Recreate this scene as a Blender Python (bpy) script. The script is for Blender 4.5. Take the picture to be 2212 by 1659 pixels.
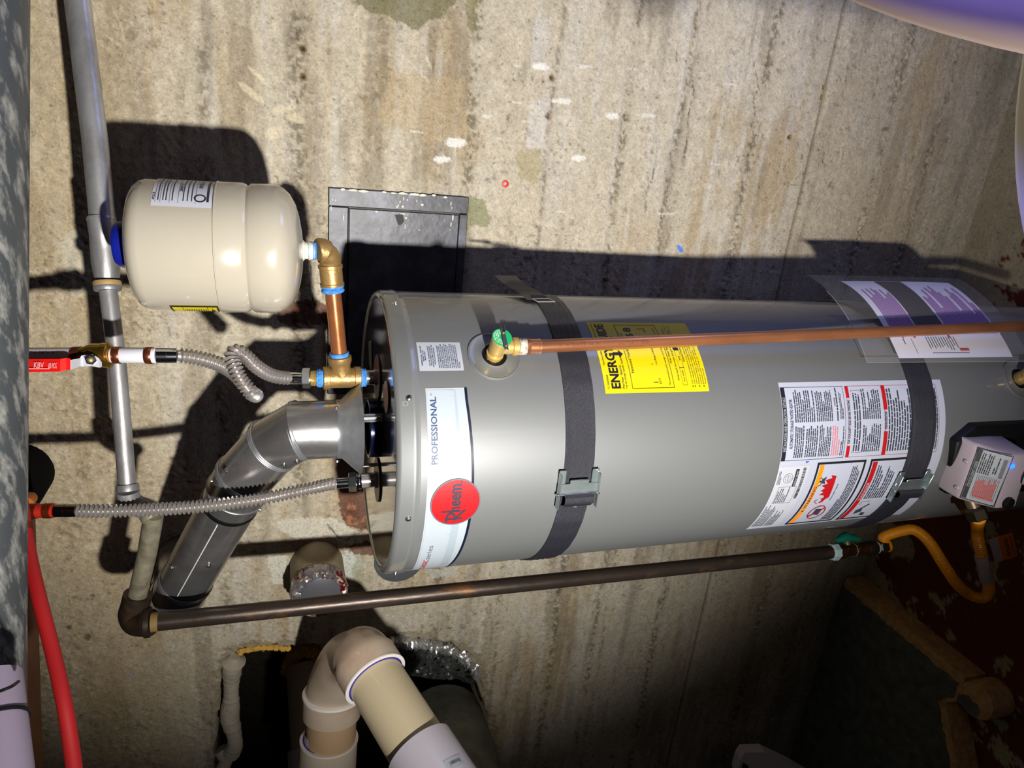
import bpy, bmesh, math, random
import numpy as np
from math import sin, cos, pi, radians, sqrt
for o in list(bpy.data.objects): bpy.data.objects.remove(o, do_unlink=True)
C = bpy.context.scene.collection
random.seed(4); RNG = np.random.default_rng(4)

# ------------------------------------------------------------------ camera
CX, CY, FPX = 1106.0, 829.5, 1510.0
def _rot(a, b, c):
    B = np.array([[0, 0, -1.], [-1, 0, 0], [0, 1, 0]])
    Rz = np.array([[cos(b), -sin(b), 0], [sin(b), cos(b), 0], [0, 0, 1]])
    Rx = np.array([[1, 0, 0], [0, cos(a), -sin(a)], [0, sin(a), cos(a)]])
    Ry = np.array([[cos(c), 0, sin(c)], [0, 1, 0], [-sin(c), 0, cos(c)]])
    return B @ Ry @ Rx @ Rz
M = _rot(0.31930491, -0.36113395, -0.01764288)      # rows: picture right, picture down, forward
# the phone is held sideways: the picture's left is the room's up
cd = bpy.data.cameras.new('camera'); cam = bpy.data.objects.new('camera', cd); C.objects.link(cam)
cd.sensor_fit = 'HORIZONTAL'; cd.sensor_width = 36; cd.lens = FPX / 2212 * 36
cd.clip_start = 0.02; cd.clip_end = 50
from mathutils import Matrix, Vector
cam.matrix_world = Matrix([[M[0][i], -M[1][i], -M[2][i], 0] for i in range(3)] + [[0, 0, 0, 1]])
bpy.context.scene.camera = cam

# ------------------------------------------------------------------ light, world, exposure
world = bpy.data.worlds.new('world'); bpy.context.scene.world = world; world.use_nodes = True
world.node_tree.nodes['Background'].inputs[0].default_value = (0.42, 0.46, 0.62, 1)
world.node_tree.nodes['Background'].inputs[1].default_value = 0.012
vs = bpy.context.scene.view_settings
vs.view_transform = 'Standard'; vs.look = 'None'; vs.gamma = 1; vs.use_curve_mapping = False; vs.exposure = 0.0
def aim(o, d):
    o.rotation_euler = Vector(d).to_track_quat('-Z', 'Y').to_euler()
# hand-held torch: a spot lamp left of and below the camera
LPOS = 0.40 * M[0] + 0.57 * M[1] - 0.30 * M[2]
ld = bpy.data.lights.new('torch', 'SPOT'); lo = bpy.data.objects.new('torch', ld); C.objects.link(lo)
lo.location = LPOS; ld.energy = 262; ld.color = (1.0, 0.965, 0.91); ld.shadow_soft_size = 0.026
ld.spot_size = radians(88); ld.spot_blend = 1.0
_t = M.T @ np.array([(1000 - CX) / FPX, (390 - CY) / FPX, 1.0]); _t = _t * (1.5 / _t[1])
aim(lo, _t - LPOS)
# added violet spot tinting the white drum from high on the right; no lamp seen
vd = bpy.data.lights.new('violet_fill', 'SPOT'); vo = bpy.data.objects.new('violet_fill', vd); C.objects.link(vo)
vo.location = (0.55, 0.45, 0.55); vd.energy = 80; vd.color = (0.25, 0.24, 1.0); vd.shadow_soft_size = 0.05
vd.spot_size = radians(50); vd.spot_blend = 0.4; aim(vo, Vector((0.22, 0.18, -0.16)) - vo.location)
# added dim blue fill tinting the corner's shade, source unseen, from low on the right
bd = bpy.data.lights.new('blue_glow', 'AREA'); bo = bpy.data.objects.new('blue_glow', bd); C.objects.link(bo)
bo.location = (0.95, 0.95, -1.25); bd.energy = 4.0; bd.color = (0.32, 0.40, 1.0); bd.size = 0.5
aim(bo, Vector((-0.25, 1.5, -1.15)) - bo.location)

# ------------------------------------------------------------------ picture-to-room helpers
W = 1.55                       # the back wall is the plane y = W
ZF = -1.893                    # floor height
HX, HY, HR, ZT = -0.525, 1.165, 0.25, -0.161   # water heater axis, radius, lid height
def ray(px, py): return M.T @ np.array([(px - CX) / FPX, (py - CY) / FPX, 1.])
def P(px, py, d): return ray(px, py) * d
def PZ(px, py, z): r = ray(px, py); return r * (z / r[2])
def PY(px, py, y=W): r = ray(px, py); return r * (y / r[1])
def PX(q): c = M @ np.array(q); return (CX + FPX * c[0] / c[2], CY + FPX * c[1] / c[2], c[2])
def CYL(px, py, rr=HR):
    d = ray(px, py); a = d[0]**2 + d[1]**2; b = -2 * (d[0]*HX + d[1]*HY); c = HX*HX + HY*HY - rr*rr
    t = (-b - sqrt(max(b*b - 4*a*c, 0))) / (2*a); X = d * t
    return math.atan2(X[0]-HX, -(X[1]-HY)), X[2]
def CT(px, py):                # arc length and height on the heater's shell
    th, z = CYL(px, py); return (th * HR, z)
def on_shell(s, z, off=0.0):
    t = s / HR; r = HR + off
    return (HX + r*sin(t), HY - r*cos(t), z)
def vert_at(q, px):            # the point straight above/below q that shows at picture column px
    lo_, hi_ = -2.5, 1.5
    for _ in range(50):
        m = (lo_ + hi_) / 2
        if PX((q[0], q[1], m))[0] > px: lo_ = m
        else: hi_ = m
    return np.array([q[0], q[1], m])
def match_depth(q, px, py):    # depth at which pixel (px,py) lies straight above/below q
    r = ray(px, py); return (q[0]*r[0] + q[1]*r[1]) / (r[0]**2 + r[1]**2)

# ------------------------------------------------------------------ materials
def lin(c):
    return tuple(((v/255)/12.92 if v/255 <= 0.04045 else ((v/255+0.055)/1.055)**2.4) for v in c)
_mats = {}
def mat(name, rgb, rough=0.5, metal=0.0, noise=0.0, nscale=30, bump=0.0, bscale=80, coat=0.0, rgb2=None,
        stretch=None, emit=0.0, alpha=1.0, trans=0.0, rvar=0.0, contrast=(0.35, 0.65), detail=6, spec=0.5):
    if name in _mats: return _mats[name]
    m = bpy.data.materials.new(name); m.use_nodes = True; nt = m.node_tree; b = nt.nodes['Principled BSDF']
    c = lin(rgb); b.inputs['Base Color'].default_value = (*c, 1)
    b.inputs['Roughness'].default_value = rough; b.inputs['Metallic'].default_value = metal
    b.inputs['Coat Weight'].default_value = coat; b.inputs['Coat Roughness'].default_value = 0.06
    b.inputs['Specular IOR Level'].default_value = spec
    b.inputs['Alpha'].default_value = alpha; b.inputs['Transmission Weight'].default_value = trans
    if emit: b.inputs['Emission Color'].default_value = (*c, 1); b.inputs['Emission Strength'].default_value = emit
    if noise or bump or rgb2 or rvar:
        tc = nt.nodes.new('ShaderNodeTexCoord'); mp = nt.nodes.new('ShaderNodeMapping')
        nt.links.new(tc.outputs['Object'], mp.inputs[0])
        if stretch: mp.inputs['Scale'].default_value = stretch
        n = nt.nodes.new('ShaderNodeTexNoise'); n.inputs['Scale'].default_value = nscale; n.inputs['Detail'].default_value = detail
        n.inputs['Roughness'].default_value = 0.62
        nt.links.new(mp.outputs[0], n.inputs[0])
        cr = nt.nodes.new('ShaderNodeValToRGB'); cr.color_ramp.elements[0].position = contrast[0]; cr.color_ramp.elements[1].position = contrast[1]
        if rgb2: c2 = lin(rgb2)
        else: c2 = tuple(v * (1 + noise) for v in c); c = tuple(v * (1 - noise) for v in c)
        cr.color_ramp.elements[0].color = (*c, 1); cr.color_ramp.elements[1].color = (*[min(v, 1) for v in c2], 1)
        nt.links.new(n.outputs[0], cr.inputs[0]); nt.links.new(cr.outputs[0], b.inputs['Base Color'])
        if rvar:
            mr = nt.nodes.new('ShaderNodeMapRange'); mr.inputs['To Min'].default_value = max(rough-rvar, .02); mr.inputs['To Max'].default_value = rough+rvar
            mr.inputs['From Min'].default_value = .3; mr.inputs['From Max'].default_value = .7
            nt.links.new(n.outputs[0], mr.inputs[0]); nt.links.new(mr.outputs[0], b.inputs['Roughness'])
        if bump:
            n2 = nt.nodes.new('ShaderNodeTexNoise'); n2.inputs['Scale'].default_value = bscale; n2.inputs['Detail'].default_value = 5
            nt.links.new(mp.outputs[0], n2.inputs[0])
            bp = nt.nodes.new('ShaderNodeBump'); bp.inputs['Strength'].default_value = bump; bp.inputs['Distance'].default_value = 0.003
            nt.links.new(n2.outputs[0], bp.inputs['Height']); nt.links.new(bp.outputs[0], b.inputs['Normal'])
    _mats[name] = m; return m

# ------------------------------------------------------------------ object helpers
_org = {}
def mesh(name, VF, m, parent=None, smooth=True, angle=40, label=None, cat=None, group=None, kind=None):
    V, F = VF; V = np.asarray(V, float)
    if parent is None: o0 = V.mean(0) if cat else np.zeros(3)
    else: o0 = _org[parent.name]
    me = bpy.data.meshes.new(name)
    me.from_pydata([tuple(v) for v in (V - o0)], [], [tuple(f) for f in F]); me.update()
    if isinstance(m, (list, tuple)):
        for mm in m: me.materials.append(mm)
    else: me.materials.append(m)
    if smooth:
        me.shade_smooth()
        try: me.set_sharp_from_angle(angle=radians(angle))
        except Exception: pass
    o = bpy.data.objects.new(name, me); C.objects.link(o)
    if parent is None: o.location = o0
    else: o.parent = parent
    _org[o.name] = np.array(o0)
    if label: o['label'] = label
    if cat: o['category'] = cat
    if group: o['group'] = group
    if kind: o['kind'] = kind
    return o
def thing(name, label, cat, loc, group=None):
    o = bpy.data.objects.new(name, None); C.objects.link(o); o.location = tuple(loc); o.empty_display_size = 0.05
    o['label'] = label; o['category'] = cat
    if group: o['group'] = group
    _org[o.name] = np.array(loc, float); return o
def join(*parts):
    V = []; F = []; k = 0
    for v, f in parts:
        v = np.asarray(v, float)
        if len(v) == 0: continue
        V.append(v); F += [tuple(i + k for i in q) for q in f]; k += len(v)
    return np.vstack(V), F
def unit(v): v = np.asarray(v, float); return v / np.linalg.norm(v)
def basis(d):
    d = unit(d); a = np.array([0, 0, 1.]) if abs(d[2]) < .9 else np.array([1., 0, 0])
    u = unit(np.cross(a, d)); return u, np.cross(d, u), d
def lathe(prof, p0, d, n=32, closed=True, phase=0.0, bas=None):
    """prof: list of (height along d, radius)"""
    u, v, d = bas if bas else basis(d); p0 = np.asarray(p0, float); V = []; F = []
    a = np.arange(n) * 2*pi/n + phase
    for h, r in prof:
        V.append(p0 + d*h + r*(np.outer(np.cos(a), u) + np.outer(np.sin(a), v)))
    V = np.vstack(V); k = len(prof)
    for i in range(k-1):
        for j in range(n):
            F.append((i*n+j, i*n+(j+1) % n, (i+1)*n+(j+1) % n, (i+1)*n+j))
    if closed: F.append(tuple(reversed(range(n)))); F.append(tuple(range((k-1)*n, k*n)))
    return V, F
def frames(path):
    path = np.asarray(path, float); T = np.gradient(path, axis=0); T /= np.linalg.norm(T, axis=1)[:, None]
    u, v, _ = basis(T[0]); U = [u]
    for i in range(1, len(path)):
        w = U[-1] - T[i] * np.dot(U[-1], T[i]); U.append(unit(w))
    U = np.array(U); return T, U, np.cross(T, U)
def tube(path, r, n=20, cap=True, lump=None):
    path = np.asarray(path, float); T, U, Vv = frames(path); k = len(path)
    r = np.full(k, float(r)) if np.isscalar(r) else np.asarray(r, float)
    a = np.arange(n) * 2*pi/n; V = []; F = []
    for i in range(k):
        ri = r[i] * (np.ones(n) if lump is None else 1 + lump * RNG.standard_normal(n))
        V.append(path[i] + ri[:, None]*(np.outer(np.cos(a), U[i]) + np.outer(np.sin(a), Vv[i])))
    for i in range(k-1):
        for j in range(n): F.append((i*n+j, i*n+(j+1) % n, (i+1)*n+(j+1) % n, (i+1)*n+j))
    if cap: F.append(tuple(reversed(range(n)))); F.append(tuple(range((k-1)*n, k*n)))
    return np.vstack(V), F
def spline(pts, step=0.004):
    pts = np.asarray(pts, float); Q = np.vstack([2*pts[0]-pts[1], pts, 2*pts[-1]-pts[-2]]); out = []
    for i in range(1, len(Q)-2):
        p0, p1, p2, p3 = Q[i-1:i+3]
        for t in np.linspace(0, 1, 24, endpoint=False):
            out.append(.5*((2*p1)+(-p0+p2)*t+(2*p0-5*p1+4*p2-p3)*t*t+(-p0+3*p1-3*p2+p3)*t**3))
    out.append(pts[-1]); out = np.array(out)
    L = np.r_[0, np.cumsum(np.linalg.norm(np.diff(out, axis=0), axis=1))]; n = max(int(L[-1]/step), 2)
    s = np.linspace(0, L[-1], n+1)
    return np.stack([np.interp(s, L, out[:, k]) for k in range(3)], 1)
def corrugated(pts, r, amp, pitch, n=20):
    st = pitch/6; path = spline(pts, st); k = len(path)
    rr = r + amp*np.cos(np.arange(k)*2*pi/6); rr[:4] = r-amp*.6; rr[-4:] = r-amp*.6
    return tube(path, rr, n)
def boxm(c, size, axes=None, bevel=0.0, seg=2):
    bm = bmesh.new(); bmesh.ops.create_cube(bm, size=1)
    for v in bm.verts: v.co = Vector((v.co.x*size[0], v.co.y*size[1], v.co.z*size[2]))
    if bevel: bmesh.ops.bevel(bm, geom=bm.edges[:], offset=bevel, segments=seg, profile=.5, affect='EDGES')
    bm.verts.index_update()
    V = np.array([v.co[:] for v in bm.verts]); F = [[v.index for v in f.verts] for f in bm.faces]; bm.free()
    A = np.eye(3) if axes is None else np.array([unit(a) for a in axes])
    return V @ A + np.asarray(c, float), F
def slab(poly, n, t):
    """extrude a planar polygon (list of 3-D points) by t along n"""
    poly = np.asarray(poly, float); k = len(poly); n = unit(n)*t
    V = np.vstack([poly, poly+n]); F = [tuple(range(k)), tuple(reversed(range(k, 2*k)))]
    F += [(i, i+k, (i+1) % k + k, (i+1) % k) for i in range(k)]
    return V, F
def screw(p, n, r=0.004, m=None, parent=None, name='screw'):
    u, v, d = basis(n)
    a = lathe([(0, r*1.5), (r*.3, r*1.45), (r*.35, r*.95), (r*1.0, r*.8), (r*1.15, r*.4)], p, n, 12)
    return mesh(name, a, m, parent)

# ------------------------------------------------------------------ text
_tc = {}
def text2d(s, size=1.0, align='LEFT', bold=0.0, res=2, sx=1.0):
    key = (s, bold, res)
    if key not in _tc:
        cu = bpy.data.curves.new('t', 'FONT'); cu.body = s; cu.size = 1; cu.resolution_u = res; cu.offset = bold
        o = bpy.data.objects.new('t', cu); C.objects.link(o)
        dg = bpy.context.evaluated_depsgraph_get(); dg.update()
        me = o.evaluated_get(dg).to_mesh()
        V = np.array([v.co[:2] for v in me.vertices]).reshape(-1, 2); F = [tuple(p.vertices) for p in me.polygons]
        bpy.data.objects.remove(o, do_unlink=True); bpy.data.curves.remove(cu); _tc[key] = (V, F)
    V, F = _tc[key]
    if len(V) == 0: return np.zeros((0, 2)), []
    V = V.copy(); x0, x1 = V[:, 0].min(), V[:, 0].max()
    V[:, 0] -= x0 if align == 'LEFT' else ((x0+x1)/2 if align == 'CENTER' else x1)
    V *= size; V[:, 0] *= sx
    return V, F
def text_fit(s, x0, x1, y0, y1, bold=0.0):
    V, F = text2d(s, 1, bold=bold)
    V = V.copy(); a, b = V.min(0), V.max(0)
    V[:, 0] = x0 + (V[:, 0]-a[0])/(b[0]-a[0])*(x1-x0); V[:, 1] = y0 + (V[:, 1]-a[1])/(b[1]-a[1])*(y1-y0)
    return V, F
def rect2(x0, x1, y0, y1, step=None):
    n = 1 if step is None else max(1, int(abs(x1-x0)/step+.999)); xs = np.linspace(x0, x1, n+1)
    V = np.array([(x, y) for x in xs for y in (y0, y1)]); return V, [(2*i, 2*i+2, 2*i+3, 2*i+1) for i in range(n)]
def frame2(x0, x1, y0, y1, t, step=None):
    return join2(rect2(x0, x1, y0, y0+t, step), rect2(x0, x1, y1-t, y1, step), rect2(x0, x0+t, y0, y1), rect2(x1-t, x1, y0, y1))
def poly2(pts): return np.array(pts, float), [tuple(range(len(pts)))]
def ring2(cx, cy, r0, r1, n=24, sy=1.0):
    a = np.arange(n)*2*pi/n
    V = np.vstack([np.c_[cx+r0*np.cos(a), cy+sy*r0*np.sin(a)], np.c_[cx+r1*np.cos(a), cy+sy*r1*np.sin(a)]])
    return V, [(j, (j+1) % n, (j+1) % n+n, j+n) for j in range(n)]
def disc2(cx, cy, r, n=24, sy=1.0):
    a = np.arange(n)*2*pi/n; return np.c_[cx+r*np.cos(a), cy+sy*r*np.sin(a)], [tuple(range(n))]
def join2(*p):
    V = []; F = []; k = 0
    for v, f in p:
        if len(v) == 0: continue
        V.append(np.asarray(v, float)); F += [tuple(i+k for i in q) for q in f]; k += len(v)
    return np.vstack(V), F
def lines2(x0, x1, y1, y0, n, h=0.5, rag=0.12, words=True, seed=0, indent=0.0):
    """n lines of fine print between heights y1 (top) and y0, broken into words"""
    r = random.Random(seed); out = []; dy = (y1-y0)/n; w = x1-x0
    for i in range(n):
        yt = y1 - i*dy; end = x1 - r.random()*rag*w
        if r.random() < .14: end = x0 + w*(.3+.4*r.random())
        x = x0 + indent
        while x < end - 1e-5:
            L = min((r.choice([2, 3, 4, 5, 6, 8])*dy*.42) if words else w, end-x)
            out.append(rect2(x, x+L, yt-dy*h, yt)); x += L + dy*.28
    return join2(*out)
def slice2(vf, step=0.007):
    V, F = vf; bm = bmesh.new(); vv = [bm.verts.new((x, y, 0)) for x, y in V]; 
    for f in F:
        try: bm.faces.new([vv[i] for i in f])
        except ValueError: pass
    x0, x1 = V[:, 0].min(), V[:, 0].max(); x = x0+step
    while x < x1:
        bmesh.ops.bisect_plane(bm, geom=bm.verts[:]+bm.edges[:]+bm.faces[:], plane_co=(x, 0, 0), plane_no=(1, 0, 0)); x += step
    bm.verts.index_update(); V = np.array([v.co[:2] for v in bm.verts]); F = [tuple(v.index for v in f.verts) for f in bm.faces]; bm.free(); return V, F
def on_cyl(vf, off=0.0012):
    V, F = vf; V = np.asarray(V)
    if len(F) < 400 and max(np.ptp(V[list(f), 0]) for f in F) > .0095: V, F = slice2((V, F))
    return on_cyl0((V, F), off)
def on_cyl0(vf, off=0.0012):
    V, F = vf; return np.array([on_shell(s, z, off) for s, z in V]), F
def on_plane(vf, o, ex, ey, off=0.0):
    V, F = vf; o = np.asarray(o, float); ex = np.asarray(ex, float); ey = np.asarray(ey, float); n = unit(np.cross(ex, ey))*off
    return np.array([o + ex*a + ey*b + n for a, b in V]), F

# ------------------------------------------------------------------ numpy noise
def vnoise(X, Y, seed):
    r = np.random.default_rng(seed); G = r.random((256, 256))
    xi = np.floor(X).astype(int); yi = np.floor(Y).astype(int); fx = X-xi; fy = Y-yi
    fx = fx*fx*(3-2*fx); fy = fy*fy*(3-2*fy); a = xi & 255; b = yi & 255; a1 = (xi+1) & 255; b1 = (yi+1) & 255
    return (G[a, b]*(1-fx)+G[a1, b]*fx)*(1-fy)+(G[a, b1]*(1-fx)+G[a1, b1]*fx)*fy
def fbm(X, Y, sx, sy, octv=4, seed=1, g=.5):
    s = 0; a = 1; t = 0
    for i in range(octv):
        s = s + a*vnoise(X/sx*2**i+17.3*i, Y/sy*2**i+9.1*i, seed+i); t += a; a *= g
    return s/t
def sstep(a, b, x): t = np.clip((x-a)/(b-a), 0, 1); return t*t*(3-2*t)
def inpoly(X, Z, poly):
    inside = np.zeros(X.shape, bool); n = len(poly)
    for i in range(n):
        x1, y1 = poly[i]; x2, y2 = poly[(i+1) % n]
        if y1 == y2: continue
        c = ((y1 > Z) != (y2 > Z)) & (X < (x2-x1)*(Z-y1)/(y2-y1)+x1); inside ^= c
    return inside
# ------------------------------------------------------------------ back wall (board-marked concrete) as a relief grid
def axis(lo_, hi_, st, extra_lo, extra_hi):
    a = np.arange(lo_, hi_+1e-9, st); return np.r_[extra_lo, a, extra_hi]
gx = axis(-2.15, 0.60, 0.0036, [-4.0, -3.5, -3.0, -2.6, -2.4, -2.25], [0.7, 0.9, 1.3, 1.8])
gz = axis(-1.93, 0.64, 0.0036, [-2.0], [0.7, 0.8])
X, Z = np.meshgrid(gx, gz, indexing='ij')
def wpt(px, py): q = PY(px, py); return (q[0], q[2])
def wz(px, py): return PY(px, py)[2]
def ell(px, py, wx, wy, rot=0.0):                     # soft ellipse on the wall; sizes in metres (along x, along z)
    cx_, cz_ = wpt(px, py); c, s = cos(radians(rot)), sin(radians(rot))
    u = (X-cx_)*c+(Z-cz_)*s; v = -(X-cx_)*s+(Z-cz_)*c
    return np.sqrt((u/wx)**2+(v/wy)**2)
def blob(px, py, wx, wy, rot=0, jag=.35, ns=.02, seed=1, soft=.12):
    d = ell(px, py, wx, wy, rot) + jag*(fbm(X, Z, ns, ns, 4, seed)-.5)*2
    return 1-sstep(1-soft, 1+soft, d)
def polyblob(pts, jag=.006, ns=.02, seed=1):
    dx = (fbm(X, Z, ns, ns, 4, seed)-.5)*2*jag*2; dz = (fbm(X, Z, ns, ns, 4, seed+50)-.5)*2*jag*2
    return inpoly(X+dx, Z+dz, [wpt(*p) for p in pts]).astype(float)
streak = fbm(X, Z, .9, .045, 5, 11); streak2 = fbm(X, Z, .5, .014, 4, 12)
patch = fbm(X, Z, .22, .16, 5, 21); patch2 = fbm(X, Z, .09, .05, 5, 31); fine = fbm(X, Z, .02, .014, 4, 41); grit = fbm(X, Z, .0085, .0085, 2, 51)
def L(c): return np.array(lin(c))
beige, tan, grey, dark, olive = L((184, 174, 154)), L((168, 150, 120)), L((190, 184, 172)), L((122, 110, 90)), L((120, 112, 74))
def mix(A, B, t): return A*(1-t[..., None]) + B*t[..., None]
col = np.broadcast_to(beige, X.shape+(3,)).copy()
col = mix(col, np.broadcast_to(tan, col.shape), .85*sstep(.50, .66, patch*.5+streak*.5))
col = mix(col, np.broadcast_to(grey, col.shape), .65*sstep(.50, .64, streak2*.45+patch2*.3+streak*.25))
col = mix(col, np.broadcast_to(dark, col.shape), .5*sstep(.52, .70, fbm(X, Z, .35, .05, 5, 61)))
# wall turns browner and darker towards the floor, greenish at the foot
low = sstep(-.95, -1.6, Z); col = mix(col, np.broadcast_to(L((128, 112, 84)), col.shape), .55*low)
col = mix(col, np.broadcast_to(L((88, 88, 66)), col.shape), .35*sstep(.45, .6, fbm(X, Z, .4, .05, 4, 71))*sstep(-1.62, -1.85, Z))
# ceiling end is warmer
col = mix(col, np.broadcast_to(L((168, 146, 106)), col.shape), .55*sstep(.15, .38, Z))
h = (patch-.5)*.004 + (fine-.5)*.0022 + (grit-.5)*.0010
rough_zone = sstep(.50, .62, fbm(X, Z, .16, .09, 4, 81))*sstep(-.55, .1, Z)
rough_zone = np.maximum(rough_zone, sstep(.55, .66, fbm(X, Z, .3, .03, 4, 83))*.7)
# board joints: pitted horizontal strips
joints = [((440, 200), .016, .9), ((640, 200), .022, 1.0), ((835, 200), .010, .5), ((1022, 200), .013, 1.5), ((1185, 300), .006, .9), ((1345, 300), .011, 1.4),
          ((1478, 200), .008, 1.2), ((1500, 200), .008, .8), ((1650, 200), .012, 1.3), ((1935, 200), .014, 1.2), ((2030, 250), .012, 1.0)]
for (p, wd, am) in joints:
    zc = wz(*p) + (fbm(X, X*0+p[0]*.01, .25, 1, 3, int(p[0]))-.5)*.018
    g = np.exp(-((Z-zc)/wd)**2) * sstep(.26, .56, fbm(X, Z, .07, .05, 4, int(p[0])+7)) * am
    rough_zone = np.maximum(rough_zone, g)
    col = mix(col, np.broadcast_to(L((92, 82, 64)), col.shape), np.clip(g, 0, 1)*.75*sstep(.36, .60, grit))
zc = wz(1780, 200)+(X+.1)*-.01; g = np.exp(-((Z-zc)/.0035)**2); h -= g*.006     # one crisp joint
col = mix(col, np.broadcast_to(L((78, 68, 52)), col.shape), .7*g); h += .004*sstep(0, .02, zc-Z)*np.exp(-np.clip(zc-Z, 0, 1)/.06)
rz = np.clip(rough_zone, 0, 1.4)
pit = sstep(.62, .80, fbm(X, Z, .010, .010, 3, 91)); peb = fbm(X, Z, .007, .007, 2, 95)
h += rz*((peb-.5)*.006 - pit*.004)
col = mix(col, np.broadcast_to(L((92, 80, 58)), col.shape), np.clip(rz, 0, 1)*pit*(.35+.35*sstep(.15, -.1, Z)))
col = mix(col, np.broadcast_to(L((196, 186, 162)), col.shape), np.clip(rz, 0, 1)*sstep(.58, .7, peb)*.5)
spot = sstep(.77, .82, fbm(X, Z, .009, .009, 2, 101))*sstep(.45, .62, fbm(X, Z, .2, .2, 3, 103)); h -= spot*.002
col = mix(col, np.broadcast_to(L((74, 62, 44)), col.shape), spot*.5)
gr2 = RNG.random(X.shape)
col *= (0.80+.30*grit+.12*gr2)[..., None]; col *= (0.88+.24*fine)[..., None]; h += (gr2-.5)*.0007
# tie holes
for p in [(1193, 168), (1184, 250), (655, 105), (655, 165), (1782, 190), (1777, 210), (1707, 297)]:
    e = ell(*p, .007, .007)+.4*(grit-.5); g = 1-sstep(.5, 1.1, e); h -= g*.010
    col = mix(col, np.broadcast_to(L((52, 42, 28)), col.shape), g*.9); g2 = (1-sstep(.9, 2.0, e+.5*(fine-.5)))*(1-g)
    col = mix(col, np.broadcast_to(L((176, 150, 108)), col.shape), g2*.35)
# stains that are really there: damp olive at the top, tan pour patch, greenish by the hatch, grey smears
for m_, c, k in [(polyblob([(755, -60), (775, 12), (815, 34), (850, 50), (900, 58), (935, 42), (985, 10), (1000, -60)], .006, .03, 3), (108, 104, 72), .75),
                 (polyblob([(1012, -30), (1036, -30), (1034, 40), (1026, 70), (1010, 60)], .006, .02, 4), (122, 118, 76), .6),
                 (polyblob([(1010, 425), (1050, 432), (1062, 470), (1055, 492), (1000, 490)], .004, .02, 5), (128, 130, 92), .75),
                 (polyblob([(840, 165), (1005, 175), (1000, 290), (930, 305), (850, 285), (825, 240)], .008, .05, 6), (176, 155, 120), .45),
                 (polyblob([(1120, 325), (1165, 318), (1172, 370), (1150, 400), (1115, 380)], .006, .02, 7), (160, 148, 112), .6),
                 (polyblob([(1150, 215), (1185, 215), (1178, 320), (1135, 320)], .006, .04, 8), (205, 204, 204), .38),
                 (polyblob([(1155, 40), (1185, 40), (1180, 150), (1150, 150)], .006, .05, 9), (196, 196, 196), .3),
                 (polyblob([(225, 480), (250, 560), (262, 640), (160, 640), (130, 520), (150, 500)], .004, .02, 10), (196, 192, 176), .5),
                 (polyblob([(600, 1125), (640, 1118), (720, 1120), (800, 1160), (800, 1182), (690, 1168), (605, 1152)], .005, .02, 13), (205, 200, 184), .75),
                 (polyblob([(575, 1195), (620, 1200), (612, 1262), (590, 1262)], .004, .015, 14), (204, 202, 188), .8),
                 (polyblob([(735, 1192), (775, 1188), (790, 1220), (760, 1250), (742, 1235)], .004, .015, 15), (196, 200, 192), .8),
                 (polyblob([(770, 1200), (790, 1195), (786, 1262), (768, 1290), (760, 1240)], .004, .01, 16), (150, 150, 120), .6),
                 (polyblob([(925, 1232), (960, 1228), (1000, 1222), (980, 1243), (930, 1252)], .005, .01, 17), (180, 182, 172), .7),
                 (polyblob([(720, 1312), (830, 1300), (1010, 1290), (1005, 1325), (820, 1320)], .005, .02, 18), (176, 170, 146), .4)]:
    col = mix(col, np.broadcast_to(L(c), col.shape), m_*k); 
# old brown paint by and below the hatch; some bands add hose and pipe shadow
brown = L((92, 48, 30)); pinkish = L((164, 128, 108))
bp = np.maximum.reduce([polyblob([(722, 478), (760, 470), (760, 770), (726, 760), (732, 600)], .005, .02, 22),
                        polyblob([(596, 655), (640, 648), (720, 652), (722, 706), (650, 700), (600, 704)], .006, .02, 23),  # brown paint together with the painted-in shadow of hose and tee
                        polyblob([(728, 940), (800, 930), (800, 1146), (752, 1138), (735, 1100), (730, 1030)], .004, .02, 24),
                        polyblob([(752, 1180), (815, 1165), (815, 1196), (762, 1200)], .005, .015, 25),  # brown paint with the gas pipe's shadow put into the colour
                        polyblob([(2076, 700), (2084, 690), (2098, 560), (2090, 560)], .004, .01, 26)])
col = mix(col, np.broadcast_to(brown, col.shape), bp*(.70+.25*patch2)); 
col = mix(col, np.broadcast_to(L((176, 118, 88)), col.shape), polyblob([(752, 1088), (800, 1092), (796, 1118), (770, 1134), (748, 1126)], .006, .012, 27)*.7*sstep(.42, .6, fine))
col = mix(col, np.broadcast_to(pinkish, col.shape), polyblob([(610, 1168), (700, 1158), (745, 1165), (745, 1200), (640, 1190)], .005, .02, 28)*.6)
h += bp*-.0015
# white dabs of dry filler, cream smears at the left, blue chalk
dabs = [(1169, 144, .019, .0052), (1214, 219, .024, .0040), (985, 308, .024, .0075), (955, 344, .018, .0055), (1323, 250, .016, .0052), (1250, 342, .018, .0045),
        (1211, 457, .012, .0022), (899, 285, .016, .0022), (1051, 251, .011, .0026), (1118, 142, .010, .0022), (1262, 143, .022, .0026), (1396, 250, .026, .0030),
        (1075, 300, .010, .0015), (1118, 222, .012, .0014), (1440, 462, .03, .0020), (1545, 355, .02, .0015), (1580, 182, .024, .0016), (1140, 262, .012, .0014), (1365, 148, .014, .0016)]
for k, (px, py, a, b_) in enumerate(dabs):
    # dabs run with the wall's vertical: long side along z
    g = blob(px, py, b_*1.35, a, 4, .18, .012, 110+k, .1)
    col = mix(col, np.broadcast_to(L((226, 224, 216)), col.shape), g*(.85 if b_ > .003 else .5)); h += g*.0008
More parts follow.
